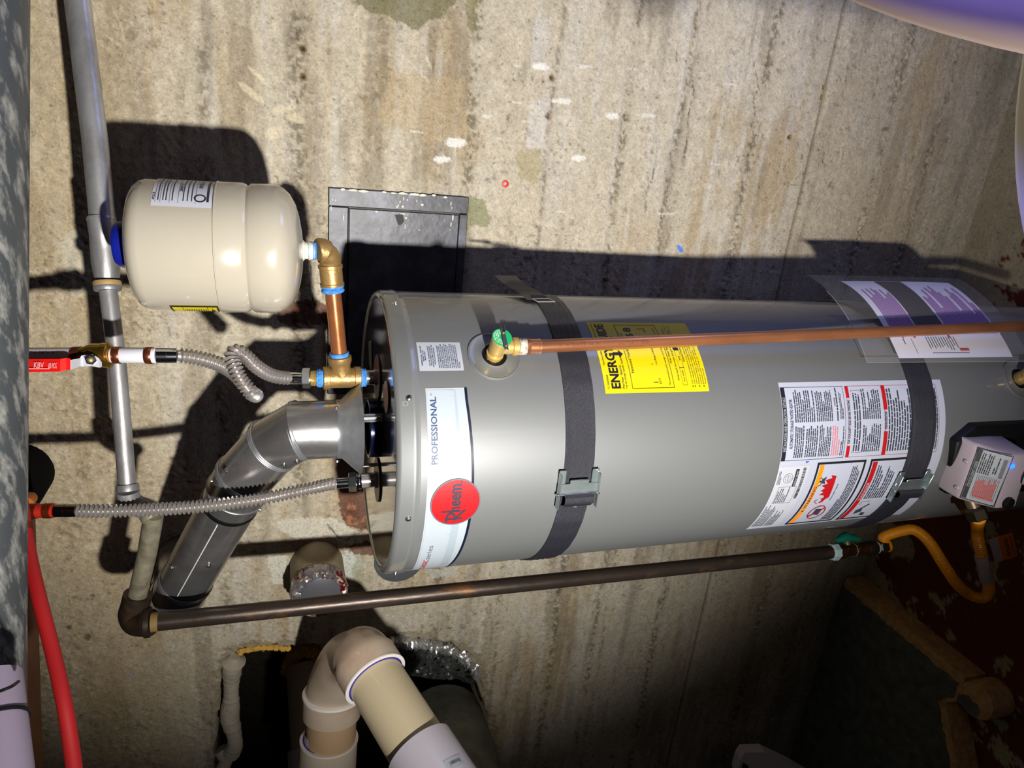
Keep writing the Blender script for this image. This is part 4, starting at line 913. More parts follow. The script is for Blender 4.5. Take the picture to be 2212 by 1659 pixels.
mesh('hex_nut', lathe([(0, .0150), (.0015, .0175), (.0125, .0175), (.014, .0150)], P(653, 817, dC-.006), dh, 6, phase=.2), mat('nut_steel', (180, 186, 190), .24, .95, noise=.1, nscale=50), fc_, smooth=False)
q_ = P(668, 817, dC-.004)
mesh('male_thread', lathe([(h_, .0128+.0007*(i % 2)) for i, h_ in enumerate(np.arange(0, .020, .0011))], P(672, 817, dC-.004), dh, 28), BRASS2, fc_)
band(P(685, 817, dC-.004), dh, .009, .0150, BLUT, fc_)
sl0 = P(338, 768, 1.035); sd = unit(P(382, 768, 1.045)-sl0); LL = np.linalg.norm(P(382, 768, 1.045)-sl0)
mesh('end_ferrule', lathe([(0, .0112), (LL*.5, .0112), (LL*.51, .0106), (LL*.52, .0112), (LL, .0108)], sl0, sd, 28), CHR, fc_)
cu_ = thing('crimped_pipe_sleeve', 'white plastic sleeve with two copper crimp rings between ball valve and flexible hose', 'pipe fitting', P(290, 768, 1.03))
a0 = P(240, 767, 1.025); a1 = P(338, 768, 1.035); ad = unit(a1-a0); AL = np.linalg.norm(a1-a0)
mesh('white_sleeve', lathe([(0, .0108), (.001, .0115), (AL-.001, .0115), (AL, .0106)], a0, ad, 32), mat('pex_white', (214, 214, 224), .3), cu_)
CRP = mat('crimp_copper', (168, 96, 70), .28, .9, noise=.1, nscale=60)
for f_1, f_2 in ((.05, .22), (.76, .92)): mesh('crimp_ring', lathe([(AL*f_1, .0122), (AL*f_1+.0006, .0127), (AL*f_2-.0006, .0127), (AL*f_2, .0122)], a0, ad, 32, True), CRP, cu_)
# ball valve
b0 = P(150, 768, 1.02); bv_ = thing('ball_valve', 'brass ball valve with red lever handle near the ceiling beam', 'valve', P(200, 766, 1.02))
bd_ = unit(a0-b0); BL = np.linalg.norm(a0-b0)
mesh('valve_body', lathe([(0, .009), (.012, .009), (.013, .012), (.020, .0125), (.030, .017), (.034, .0175), (.046, .0175), (.048, .0185), (.056, .0185), (.058, .013), (BL, .012)], b0, bd_, 28), mat('valve_brass', (196, 158, 70), .26, .95, noise=.2, nscale=30), bv_)
tn = unit(-P(196, 778, 1.0)); st0 = P(196, 777, 1.003)
mesh('stem', lathe([(-.012, .006), (.004, .006)], st0, tn, 16), BRASS2, bv_)
HND = mat('lever_white', (206, 208, 216), .35, .3)
def strip(px_pts, dpt, hw_px, m, name, par, th=.0022, n_=None):
    V = []; 
    for (x_, y_), d_, w_ in zip(px_pts, dpt, hw_px):
        V += [P(x_, y_-w_, d_), P(x_, y_+w_, d_), P(x_, y_+w_, d_+th), P(x_, y_-w_, d_+th)]
    F = []; k = len(px_pts)
    for i in range(k-1):
        for j in range(4): F.append((i*4+j, i*4+(j+1) % 4, (i+1)*4+(j+1) % 4, (i+1)*4+j))
    F += [(3, 2, 1, 0), tuple(range(4*k-4, 4*k))]
    return mesh(name, (np.array(V), F), m, par, smooth=False)
hd = strip([(150, 789), (172, 783), (176, 780), (200, 778), (214, 784), (220, 788)], [.990, .990, .996, .998, 1.0, 1.0], [11, 9, 12, 13, 10, 5], HND, 'lever_handle', bv_)
grip = strip([(20, 790), (60, 790), (130, 789), (143, 786), (152, 787)], [.985, .985, .985, .988, .989], [13.5, 14, 13.5, 13, 12.5], mat('red_grip', (216, 22, 16), .35, coat=.3), 'red_grip', hd)
o_ = P(46, 790, .9815); ex_ = unit(P(100, 790, .9815)-o_); ey_ = unit(P(46, 785, .9815)-P(46, 795, .9815))
mesh('grip_lettering', on_plane(join2(text_fit('NSF', .000, .010, -.003, .004, .01), text_fit('KBV', .018, .032, -.003, .005, .01), text_fit('600 WOG', .038, .050, -.004, .004, .01), rect2(.010, .040, -.0048, -.0038)), o_-M[2]*.0006, ex_, ey_), mat('grip_print', (238, 170, 175), .5), hd, smooth=False)
mesh('lever_nut', lathe([(0, .0075), (.006, .0075), (.007, .006)], st0+tn*.005, tn, 6, phase=.3), CHR, bv_, smooth=False)
mesh('stem_tip', lathe([(.004, .0035), (.010, .0032), (.011, .001)], st0+tn*.005, tn, 12), BRASS2, bv_)
wp = thing('white_water_pipe', 'shadowed white plastic water pipe above the ball valve with red crimp ring', 'pipe', P(60, 768, 1.025))
w0_ = P(-80, 770, 1.02); w1_ = P(162, 768, 1.022)
mesh('pipe_wall', tube([w0_+(w1_-w0_)*t for t in (0, .3, .6, 1)], .0122, 28), mat('pex_grey_white', (190, 182, 182), .25, coat=.4), wp)
mesh('crimp_ring', lathe([(0, .0132), (.011, .0132)], P(160, 768, 1.022), unit(w1_-w0_), 28), mat('crimp_dark_red', (104, 44, 32), .35, .6), wp)
V, F = text_fit('ASTM F876/877   100 PSI', 0, .085, -.0022, .0022)
wd_ = unit(w1_-w0_); wq = P(66, 763, 1.022)
wf = unit(-wq-wd_*np.dot(-wq, wd_)); wg = np.cross(wd_, wf); wg = wg if np.dot(wg, M[1]) < 0 else -wg
mesh('pipe_lettering', (np.array([P(60, 768, 1.0215)+wd_*a+.0124*(wf*cos(.35+b/.0124)+wg*sin(.35+b/.0124)) for a, b in V]), F), BLK, wp, smooth=False)

# ------------------------------------------------------------------ hot-water flexible hose
hh = thing('flexible_water_hose', 'long straight stainless flexible hose crossing in front of the vent pipe', 'hose', P(740, 1042, 1.24))
H1 = col_pt(HOT, 779); dH = PX(H1)[2]
pts = [P(160, 1103, 1.12), P(220, 1104, 1.125), P(300, 1102, 1.135), P(380, 1098, 1.14), P(450, 1092, 1.145), P(520, 1084, 1.15), P(580, 1075, 1.16), P(630, 1064, 1.18), P(680, 1053, 1.20), P(712, 1046, 1.22), P(728, 1044, 1.232)]
mesh('corrugated_tube', corrugated(pts, .0088, .0025, .0070, 20), FLX, hh)
hdv = unit(H1-P(728, 1044, 1.232)); 
mesh('end_ferrule', lathe([(0, .0096), (np.linalg.norm(P(755, 1042, 1.236)-P(728, 1044, 1.232)), .0096)], P(728, 1044, 1.232), unit(P(755, 1042, 1.236)-P(728, 1044, 1.232)), 24), CHR, hh)
mesh('hex_nut', lathe([(0, .0150), (.0015, .0172), (.0130, .0172), (.0145, .0150)], P(753, 1042, 1.236), unit(P(779, 1040, 1.24)-P(753, 1042, 1.236)), 6), mat('nut_dark_steel', (150, 154, 158), .18, 1.0), hh, smooth=False)
mesh('union_collar', lathe([(0, .013), (.003, .0145), (.006, .013), (.008, .0145), (.011, .0128)], P(768, 1041, 1.238), unit(P(779, 1040, 1.24)-P(753, 1042, 1.236)), 24), CHR, hh)
f0 = P(119, 1103, 1.115)
mesh('end_ferrule', lathe([(0, .0105), (.014, .0105), (.0145, .0098), (.015, .0105), (.031, .0102)], f0, unit(P(160, 1103, 1.12)-f0), 24), mat('ferrule_brown_chrome', (150, 138, 128), .15, 1.0), hh)
rf = thing('red_pipe_fitting', 'red plastic pipe coupling with crimp rings at the top of the straight hose', 'pipe fitting', P(90, 1103, 1.115))
r0_ = P(60, 1104, 1.11); rdv = unit(f0-r0_); RL = np.linalg.norm(f0-r0_)
REDP = mat('pex_red', (176, 36, 24), .4); RCR = mat('crimp_red_copper', (140, 60, 30), .35, .8)
mesh('red_sleeve', lathe([(0, .0112), (RL, .0112)], r0_, rdv, 28), REDP, rf)
for f_1, f_2 in ((.08, .36), (.62, .90)): mesh('crimp_ring', lathe([(RL*f_1, .0122), (RL*f_2, .0122)], r0_, rdv, 28), RCR, rf)
bp2 = thing('black_pipe_end', 'black pipe end beside the red coupling under the grey beam', 'pipe', P(45, 1110, 1.1))
mesh('pipe_wall', tube([P(-60, 1112, 1.10), P(30, 1112, 1.11), P(62, 1112, 1.11)], .0135, 24), DARKM, bp2)
ot = thing('orange_pipe_stub', 'small orange-red plastic tube stub beside black pipe end', 'pipe', P(55, 1088, 1.2))
mesh('pipe_wall', tube([P(58, 1088, 1.24), P(58, 1088, 1.24)+(0, .02, 0), PY(58, 1088, W+.01)], .011, 20), mat('orange_plastic', (190, 104, 30), .5), ot)
# red tube sweeping down-left of frame
rt_ = thing('red_plastic_tube', 'blurred bright red plastic water tube running left along the ceiling', 'pipe', P(100, 1380, .95))
mesh('tube_wall', tube(spline([P(45, 1080, 1.04), P(62, 1190, .99), P(84, 1290, .95), (P(112, 1400, .92)), P(137, 1510, .89), P(155, 1620, .87), P(172, 1760, .84)], .01), .0092, 24), mat('red_tube', (160, 20, 22), .55), rt_)
mesh('brass_band', tube([P(52, 1136, 1.015), P(55, 1150, 1.008)], .0108, 24), RCR, rt_)
bd2 = thing('black_round_pipe_cap', 'round black pipe insulation end sticking out beside the grey beam', 'pipe cap', P(40, 1018, 1.3))
mesh('foam_ring', lathe([(0, .066), (.07, .066), (.085, .060), (.088, .044)], PY(40, 1018, W), (0, -1, 0), 40), mat('black_foam', (9, 9, 8), 1.0, bump=.4, spec=.1), bd2)
# ------------------------------------------------------------------ vent pipe: gored elbow and sloping run
vt = thing('vent_pipe', 'shiny galvanized vent pipe rising from the draft hood and bending left to the wall', 'vent pipe', (hc[0], hc[1], zh1))
VR = .0500
def vp(px, py, d): return P(px, py, d)
dv0 = PX(np.array([hc[0], hc[1], zh1]))[2]
A = np.array([hc[0], hc[1], zh1]); axp = [A, vert_at(hc, 648), vp(590, 962, dv0+.00), vp(528, 1030, dv0+.02)]
B1 = vp(398, 1262, 1.40); B2 = vp(372, 1330, 1.50)
def seg(a, b, name, par, r0=VR, r1=VR, rib=True, m=DUCT):
    L_ = np.linalg.norm(b-a); pr = [(-.004, r0), (L_*.5, (r0+r1)/2), (L_+.004, r1)]
    return mesh(name, lathe(pr, a, b-a, 64, False), m, par)
# mitred gores as one tube with sharp bends, each gore its own piece
def gore(a, b, na, nb, name, par, r=VR, m=DUCT):
    """tube piece from a to b whose end planes have normals na, nb"""
    d = unit(b-a); u, v, _ = basis(d); n_ = 64; V = []; an = np.arange(n_)*2*pi/n_
    for c_, pn_ in ((a, na), (b, nb)):
        for t in an:
            w = u*cos(t)+v*sin(t); k_ = -np.dot(w*r, pn_)/np.dot(d, pn_); V.append(c_+w*r+d*k_)
    F = [(j, (j+1) % n_, (j+1) % n_+n_, j+n_) for j in range(n_)]
    return mesh(name, (np.array(V), F), m, par)
def bead(c_, nrm_, d, name, par, r=VR, w=.0035, h_=.0022, m=HOODM, nb=3):
    """raised seam lying in the mitre plane through c_"""
    u, v, _ = basis(d); n_ = 64; V = []; F = []; an = np.arange(n_)*2*pi/n_
    prof = []
    for i in range(nb): prof += [(-w*nb/2+i*w, 0), (-w*nb/2+i*w+w*.25, h_*.8), (-w*nb/2+i*w+w*.5, h_), (-w*nb/2+i*w+w*.75, h_*.8)]
    prof.append((w*nb/2, 0))
    for off, hh_ in prof:
        for t in an:
            w_ = u*cos(t)+v*sin(t); k_ = -np.dot(w_*r, nrm_)/np.dot(d, nrm_); V.append(c_+w_*(r+hh_)+d*(k_+off))
    for i in range(len(prof)-1):
        for j in range(n_): F.append((i*n_+j, i*n_+(j+1) % n_, (i+1)*n_+(j+1) % n_, (i+1)*n_+j))
    return mesh(name, (np.array(V), F), m, par)
D = [unit(axp[i+1]-axp[i]) for i in range(3)]+[unit(B1-axp[3])]
mn = [D[0]]+[unit(D[i]+D[i+1]) for i in range(3)]
for i in range(3):
    gore(axp[i], axp[i+1], mn[i], mn[i+1], 'elbow_gore', vt)
for i in (1, 2): bead(axp[i], mn[i], unit(D[i-1]+D[i]), 'elbow_seam', vt)
bead(axp[3], mn[3], unit(D[2]+D[3]), 'elbow_seam', vt, nb=3)
cuff = axp[3]+D[3]*.040
gore(axp[3], cuff, mn[3], D[3], 'elbow_cuff', vt, r=VR+.0012); bead(cuff, D[3], D[3], 'cuff_bead', vt, r=VR+.0008, nb=1, w=.003)
gore(axp[3]+D[3]*.02, B1, D[3], D[3], 'straight_run', vt, r=VR-.0008)
j1 = axp[3]+D[3]*.075; bead(j1, D[3], D[3], 'joint_collar', vt, r=VR-.0006, nb=1, w=.010, h_=.0016, m=mat('dark_collar', (60, 58, 56), .3, .9))
e_end = unit(unit(D[3])*.75+unit(np.array([0, 1., 0]))*.6)
bead(B1-D[3]*.012, D[3], D[3], 'joint_collar', vt, r=VR, nb=2, w=.006)
B2 = B1+e_end*.075; mA = unit(D[3]+e_end); e2 = unit(np.array([-.15, 1, .05])); 
gore(B1-D[3]*.012, B1+D[3]*.03, D[3], mA, 'elbow_gore', vt, r=VR+.001)
g1 = B1+D[3]*.03; g2 = g1+e_end*.06; gore(g1, g2, mA, unit(e_end+e2), 'elbow_gore', vt, r=VR+.001); bead(g1, mA, mA, 'elbow_seam', vt, nb=2, w=.004)
g3 = g2+e2*(W-g2[1]-.001)/e2[1]; gore(g2, g3, unit(e_end+e2), e2, 'wall_run', vt, r=VR+.0005); bead(g2, unit(e_end+e2), unit(e_end+e2), 'elbow_seam', vt, nb=2, w=.004)
# long soldered seam and screws
u_, v_, _ = basis(D[3]); f_ = unit(-axp[3]-D[3]*np.dot(-axp[3], D[3]))
mesh('seam_line', tube([j1+f_*(VR-.0003)+D[3]*.01, B1+f_*(VR-.0003)-D[3]*.03], .0011, 8), mat('bright_seam', (226, 226, 226), .35, .1), vt)
def surf(px, py, c_, d_, r=VR):      # point on a duct piece seen at a pixel
    r_ = ray(px, py); d_ = unit(d_); ro = -c_; a1 = r_-d_*np.dot(r_, d_); b1 = ro-d_*np.dot(ro, d_)
    A_ = np.dot(a1, a1); B_ = 2*np.dot(a1, b1); C_ = np.dot(b1, b1)-r*r; t = (-B_-sqrt(max(B_*B_-4*A_*C_, 0)))/(2*A_); p_ = r_*t; n_ = p_-c_; n_ = unit(n_-d_*np.dot(n_, d_)); return p_, n_
for (x_, y_), (c_, d_) in [((726, 880), (axp[0], D[0])), ((728, 995), (axp[0], D[0])), ((641, 997), (axp[1], D[1])), ((613, 1005), (axp[2], D[1])), ((489, 1017), (axp[3], D[3])), ((560, 1100), (axp[3], D[3])), ((459, 1039), (axp[3], D[3])), ((372, 1226), (B1, D[3])), ((451, 1222), (B1, D[3]))]:
    p_, n_ = surf(x_, y_, c_, d_); screw(p_, n_, .0034, SCR, vt)

# ------------------------------------------------------------------ galvanized gas line high on the wall
GAL = mat('galvanized_pipe', (190, 190, 192), .40, .65, rgb2=(130, 128, 128), nscale=18, rvar=.12, stretch=(.4, 1, 1), bump=.15, bscale=90)
GALD = mat('dull_galvanized', (150, 144, 122), .6, .4, rgb2=(112, 106, 88), nscale=40, bump=.3)
gp = thing('galvanized_pipe', 'long galvanized pipe running along the wall behind the expansion tank', 'pipe', P(230, 540, 1.12))
g_ = [P(160, -60, 1.10), P(205, 300, 1.115), P(221, 470, 1.125)]
mesh('pipe_run', tube([g_[0], g_[1], g_[2]], .0188, 32), GAL, gp)
h_ = [P(221, 470, 1.125), P(226, 540, 1.135), P(232, 605, 1.14)]
hub_r = [.0205, .0200, .0192, .0200, .0205, .0215]
hp = [P(219, 472, 1.125), P(220, 484, 1.125), P(223, 510, 1.13), P(226, 540, 1.135), P(229, 570, 1.137), P(231, 600, 1.14)]
mesh('reducer', tube(hp, [.0205, .0205, .0198, .0205, .0212, .0185], 32), GAL, gp)
mesh('reducer_lip', tube([P(219, 471, 1.125), P(219.6, 477, 1.125)], .0212, 32), GAL, gp)
mesh('union_ring', tube([P(231, 608, 1.14), P(231.4, 612, 1.14), P(232, 618, 1.14)], [.0205, .0212, .0205], 32), mat('pipe_dope', (176, 146, 96), .6, .3), gp)
mesh('union_ring', tube([P(232, 617, 1.14), P(232.5, 622, 1.14), P(233, 628, 1.14)], [.0200, .0212, .0195], 32), GAL, gp)
mesh('pipe_run', tube([P(234, 628, 1.14), P(252, 770, 1.145), P(263, 900, 1.15), P(275, 1050, 1.155)], .0136, 28), GAL, gp)
mesh('end_collar', tube([P(275, 1046, 1.155), P(275.5, 1052, 1.155), P(276, 1060, 1.155)], [.0165, .0178, .0172], 28), GAL, gp)
ge2 = thing('galvanized_elbow', 'galvanized pipe elbow where the wall pipe turns behind the straight hose', 'pipe fitting', P(285, 1085, 1.16))
mesh('elbow_body', tube(spline([P(276, 1060, 1.155), P(279, 1076, 1.16), P(290, 1090, 1.17), P(312, 1098, 1.19), P(330, 1106, 1.20)], .004), .0175, 28), GAL, ge2)
mesh('rim', tube([P(326, 1101, 1.198), P(333, 1110, 1.20), P(337, 1116, 1.20)], [.0225, .0235, .022], 28), GALD, ge2)
dg = thing('dull_gas_pipe', 'short dull galvanized pipe leading to the rusty black elbow', 'pipe', P(318, 1200, 1.23))
gx0 = P(330, 1350, 1.27)
mesh('pipe_run', tube([P(332, 1112, 1.20), P(318, 1195, 1.235), P(296, 1290, 1.275)], .0160, 28), GALD, dg)
IRON = mat('black_iron', (52, 42, 34), .45, .5, rgb2=(96, 62, 36), nscale=22, contrast=(.52, .75), bump=.2, bscale=60, rvar=.1)
IRON2 = mat('black_iron_pipe', (66, 56, 50), .36, .6, rgb2=(122, 84, 50), nscale=26, contrast=(.56, .74), bump=.2, bscale=70, rvar=.1, stretch=(1, 1, .35))
ie = thing('iron_elbow', 'rusty black iron elbow at the top of the black gas pipe', 'pipe fitting', P(290, 1335, 1.28))
GB = P(340, 1343, 1.27); dgb = match_depth(GB, 1800, 1192); GE = P(1800, 1192, dgb)
gdir = unit(GE-GB)
mesh('elbow_body', tube(spline([P(298, 1284, 1.275), P(292, 1308, 1.28), P(287, 1326, 1.285), P(294, 1342, 1.283), P(312, 1345, 1.276), P(324, 1345, 1.272)], .003), .0245, 32), IRON, ie)
mesh('elbow_collar', lathe([(0, .0255), (.001, .0275), (.010, .0275), (.011, .0245)], P(312, 1345, 1.275), gdir, 32), IRON, ie)
bg = thing('black_gas_pipe', 'long dark iron gas pipe standing left of the heater, faintly rusty', 'pipe', GE)
mesh('pipe_run', tube([GB+(GE-GB)*t for t in np.linspace(0, 1, 14)], .0166, 28), IRON2, bg)
mesh('pipe_dope', lathe([(0, .0175), (.012, .0172)], GB-gdir*.010, gdir, 28), mat('old_pipe_dope', (120, 96, 52), .7), bg)
# gas shut-off at the foot of the pipe
def gl(px): 
    lo_, hi_ = 0., 3.
    for _ in range(40):
        m_ = (lo_+hi_)/2
        if PX(GB+gdir*m_)[0] < px: lo_ = m_
        else: hi_ = m_
    return m_
gv = thing('gas_shutoff_valve', 'small brass gas shut-off valve with green handle at the foot of the gas pipe', 'valve', GE)
s_ = gl(1797); s2 = gl(1875)
OBR = mat('old_brass', (132, 88, 46), .3, .9, rgb2=(92, 62, 36), nscale=40)
mesh('valve_body', lathe([(0, .019), (.02, .020), (.026, .017), (.036, .014), (.050, .015), (.060, .018), (.066, .0145), (.078, .0165), (.090, .017), (s2-s_, .014)], GB+gdir*(s_+.012), gdir, 24), OBR, gv)
mesh('inlet_tape', lathe([(0, .017), (.004, .0215), (.018, .022), (.024, .019)], GB+gdir*(s_-.006), gdir, 8), mat('white_dope', (170, 196, 200), .7, bump=.6), gv, smooth=False)
mesh('outlet_tape', lathe([(0, .0165), (.006, .017)], GB+gdir*(s_+.066), gdir, 16), mat('white_dope2', (180, 190, 188), .7), gv)
gtop = unit(np.cross(gdir, unit(-GE))); gtop = gtop if np.dot(gtop, M[1]) < 0 else -gtop
hp0 = GB+gdir*(s_+.052)
mesh('handle_stem', lathe([(0, .008), (.022, .007)], hp0, gtop, 16), BRASS, gv)
hx_ = unit(gdir*.95); 
mesh('green_handle', join(tube([hp0+gtop*.026-gdir*.030, hp0+gtop*.030-gdir*.014, hp0+gtop*.032, hp0+gtop*.030+gdir*.016, hp0+gtop*.024+gdir*.040], [.006, .011, .014, .010, .006], 14), lathe([(0, .009), (.016, .010)], hp0+gtop*.020, gtop, 14)), mat('green_handle', (10, 104, 84), .4), gv)
gr = thing('gas_union', 'blackish brass union between shut-off valve and yellow gas hose', 'pipe fitting', GB+gdir*s2)
U0 = GB+gdir*(s_+.100)
mesh('union_body', lathe([(0, .014), (.004, .0175), (.022, .0185), (.024, .0165), (.036, .0165)], U0, gdir, 24), mat('dark_brass', (74, 66, 50), .35, .8), gr)
mesh('white_ring', lathe([(0, .0155), (.006, .0155)], U0+gdir*.036, gdir, 24), mat('white_dope', (170, 196, 200)), gr)
mesh('flare_nut', lathe([(0, .0150), (.003, .0185), (.022, .0185), (.028, .0150)], U0+gdir*.044, gdir, 6), mat('dark_brass', (74, 66, 50)), gr, smooth=False)
# yellow gas hose
CE = gD+(gA-gD)*.35-gn*.02-ge*.004
YG = mat('gas_hose_yellow', (240, 150, 16), .38, coat=.3, bump=.25, bscale=120)
UE = U0+gdir*.070; uex, uey, ued = PX(UE)
yh = thing('yellow_gas_hose', 'yellow coated flexible gas hose curving from the union to the heater gas control', 'hose', UE)
cex, cey, ced = PX(CE)
pts = [UE-gdir*.004, UE+gdir*.006, P(uex-3, uey-20, ued-.006), P(1950, 1146, ued-.02), P(1978, 1146, ued-.03), P(2008, 1172, ued-.03), P(2040, 1222, ued-.02), P(2068, 1262, ued-.01), P(2095, 1284, ued-.0), P(2120, 1292, ued-.01), P(2136, 1280, ued-.02), P(2133, 1250, ued-.03), P(2122, 1205, ued-.05), P(2113, 1165, ued-.06), P(2111, 1140, ued-.07), P(2113, 1118, ced+.0)]
mesh('hose_jacket', corrugated(pts, .0135, .0004, .005, 22), YG, yh)
q1 = pts[-1]; 
mesh('flare_nut', lathe([(0, .0150), (.003, .0200), (.022, .0200), (.027, .0150)], q1-unit(CE-q1)*.004, CE-q1, 6), mat('dark_brass', (74, 66, 50)), yh, smooth=False)
mesh('inlet_nipple', lathe([(0, .012), (np.linalg.norm(CE-q1)+.01, .012)], q1, CE-q1, 20), mat('inlet_metal', (170, 150, 120), .35, .8), yh)
mesh('white_sleeve', tube(spline([P(2119, 1200, ued-.052), P(2126, 1228, ued-.043), P(2131, 1254, ued-.031)], .004), .0152, 24), mat('paper_lilac', (176, 160, 164), .7), yh)
tg = [P(2135, 1165, ued-.015), P(2187, 1150, ued-.025), P(2198, 1201, ued-.02), P(2150, 1216, ued-.01)]
ta = mesh('orange_tag', slab(tg, unit(np.cross(tg[1]-tg[0], tg[3]-tg[0])), .0006), mat('tag_orange', (214, 108, 16), .55), yh, smooth=False)
tn_ = unit(np.cross(tg[1]-tg[0], tg[3]-tg[0])); tn_ = tn_ if np.dot(tn_, tg[0]) < 0 else -tn_
def TG(vf, off): V, F = vf; return np.array([tg[0]*(1-a)*(1-b)+tg[1]*a*(1-b)+tg[2]*a*b+tg[3]*(1-a)*b+tn_*off for a, b in V]), F
mesh('pale_band', TG(rect2(0, .36, 0, 1), .0012), mat('paper_lilac', (176, 160, 164)), ta, smooth=False)
V, F = text_fit('EASTFLEX', .08, .80, -.08, .08, .02); 
mesh('lettering', TG(join2((np.c_[.66+V[:, 1]*1.0, .95-V[:, 0]*1.0], F), (np.c_[.86+text_fit('INSTRUCTIONS', .12, .88, -.04, .04)[0][:, 1], 1-text_fit('INSTRUCTIONS', .12, .88, -.04, .04)[0][:, 0]], text_fit('INSTRUCTIONS', .12, .88, -.04, .04)[1])), .0014), BLK, ta, smooth=False)

# ------------------------------------------------------------------ instruction booklet in its clear pouch, taped round the heater's right side
def warp(corn, nu=14, nv=6, bulge=0.0):
    c = [np.array(x_, float) for x_ in corn]; V = []
    for i in range(nu+1):
        for j in range(nv+1):
            u, v = i/nu, j/nv; V.append(c[0]*(1-u)*(1-v)+c[1]*u*(1-v)+c[2]*u*v+c[3]*(1-u)*v)
    F = [(i*(nv+1)+j, (i+1)*(nv+1)+j, (i+1)*(nv+1)+j+1, i*(nv+1)+j+1) for i in range(nu) for j in range(nv)]
    return np.array(V), F
# (arc length, height, stand-off) for the booklet's corners: u runs down the curve, v runs downwards
def shell3(s, z, off): return np.array(on_shell(s, z, off))
def sheet(s0, s1, z0, z1, off, nu=26, nv=6, skew=0.0, flare=0.0):
    V = []
    for i in range(nu+1):
        u = i/nu
        for j in range(nv+1):
            v = j/nv; s = s0+(s1-s0)*u; z = z0+(z1-z0)*v+skew*u; V.append(shell3(s, z, off+flare*(1-u)**1.5+.003*sin(u*5+v*2)*(1-u)+.002*v))
    F = [(i*(nv+1)+j, (i+1)*(nv+1)+j, (i+1)*(nv+1)+j+1, i*(nv+1)+j+1) for i in range(nu) for j in range(nv)]
    return np.array(V), F
BS0, BS1, BZ0, BZ1 = radians(92)*HR, radians(46.5)*HR, -1.112, -1.420
boo = thing('instruction_booklet', 'lilac and white printed instruction booklet curved round the heater inside a clear pouch', 'booklet', shell3(BS1, -1.2, 0))
OFF = .016; FLR = .034
mesh('pages', sheet(BS0, BS1, BZ0-.010, BZ1, OFF, flare=FLR), mat('booklet_paper', (206, 204, 220), .55), boo)
def bk(u0, u1, v0, v1, off=.0012, m=None, name='print', nu=10):
    V = []
    for i in range(nu+1):
        u = u0+(u1-u0)*i/nu
        for v in (v0, v1):
            s = BS0+(BS1-BS0)*u; z = BZ0-.010+(BZ1-BZ0+.010)*v; V.append(shell3(s, z, OFF+off+FLR*(1-u)**1.5+.003*sin(u*5+v*2)*(1-u)+.002*v))
    return np.array(V), [(2*i, 2*i+2, 2*i+3, 2*i+1) for i in range(nu)]
PURP = mat('print_purple', (140, 96, 160), .55); LAV = mat('print_lavender', (150, 106, 172), .55)
r_ = random.Random(8); g1 = []; g2_ = []
for i in range(10): g1.append(bk(.16+r_.random()*.16, .72, .05+.022*i, .067+.022*i))
for i in range(16): g2_.append(bk(.10+r_.random()*.40, .74, .545+.027*i, .568+.027*i))
mesh('purple_print', join(*g1), PURP, boo, smooth=False); mesh('lavender_print', join(*g2_), LAV, boo, smooth=False)
mesh('dark_panel', bk(.02, .74, .28, .52, nu=16), mat('panel_brown', (38, 26, 28), .6), boo)
g = [bk(.78+.0*i, .93-r_.random()*.06, .30+.022*i, .306+.022*i, nu=3) for i in range(12)]+[bk(.80, .86, .10, .107, nu=3), bk(.80, .96, .17, .173, nu=3), bk(.95, .955, .3, .62, nu=2)]
mesh('fine_print', join(*g), mat('print_slate', (52, 56, 72)), boo, smooth=False)
mesh('red_mark', join(bk(.905, .93, .55, .63, nu=2), bk(.76, .79, .10, .12, nu=2), bk(.76, .79, .20, .22, nu=2), bk(.76, .79, .50, .52, nu=2)), RED, boo, smooth=False)
pm_ = bpy.data.materials.new('clear_pouch_film'); pm_.use_nodes = True; nt = pm_.node_tree; b_ = nt.nodes['Principled BSDF']
b_.inputs['Base Color'].default_value = (.9, .9, .92, 1); b_.inputs['Roughness'].default_value = .12; b_.inputs['Alpha'].default_value = .07; b_.inputs['Specular IOR Level'].default_value = .9
pch = thing('clear_plastic_pouch', 'clear plastic pouch taped to the heater around the printed booklet', 'pouch', shell3(BS1, -1.15, 0))
mesh('front_film', sheet(radians(93)*HR, radians(44)*HR, -1.035, -1.455, .0215, flare=.038), pm_, pch)
mesh('film_edge', tube([shell3(radians(t)*HR, -1.035, .022+.038*((t-44)/49)**1.5) for t in np.linspace(44, 80, 20)]+[], .0005, 6), mat('film_edge', (140, 140, 148), .3), pch)
mesh('film_edge', tube([shell3(radians(44)*HR, -1.035-.42*t, .022) for t in np.linspace(0, 1, 12)], .0005, 6), mat('film_edge', (196, 196, 206)), pch)

# ------------------------------------------------------------------ iron clean-out hatch in the wall
HM = mat('hatch_black', (46, 46, 52), .42, .2, rgb2=(78, 80, 90), nscale=14, bump=.25, bscale=50, contrast=(.45, .75))
hz0, hz1 = -.4015, -.101; hx1 = -.140; hx0 = -.60
ht_ = thing('cleanout_hatch', 'black iron clean-out hatch set in the wall behind the heater top', 'hatch', (hx1-.2, W, hz0))
dz0, dz1, dx1 = -.381, -.143, -.178
yf = W-.008
def fr(x0, x1, z0, z1, y=yf, t=.014): return boxm(((x0+x1)/2, y+t/2, (z0+z1)/2), (x1-x0, t, z1-z0), None, .0015, 1)
mesh('frame', join(fr(dx1+.001, hx1, hz0, hz1), fr(hx0, dx1, dz1+.0015, hz1), fr(hx0, dx1, hz0, dz0-.0015)), HM, ht_)
dr = mesh('hatch_door', fr(hx0, dx1-.0015, dz0, dz1, yf-.003, .010), HM, ht_)
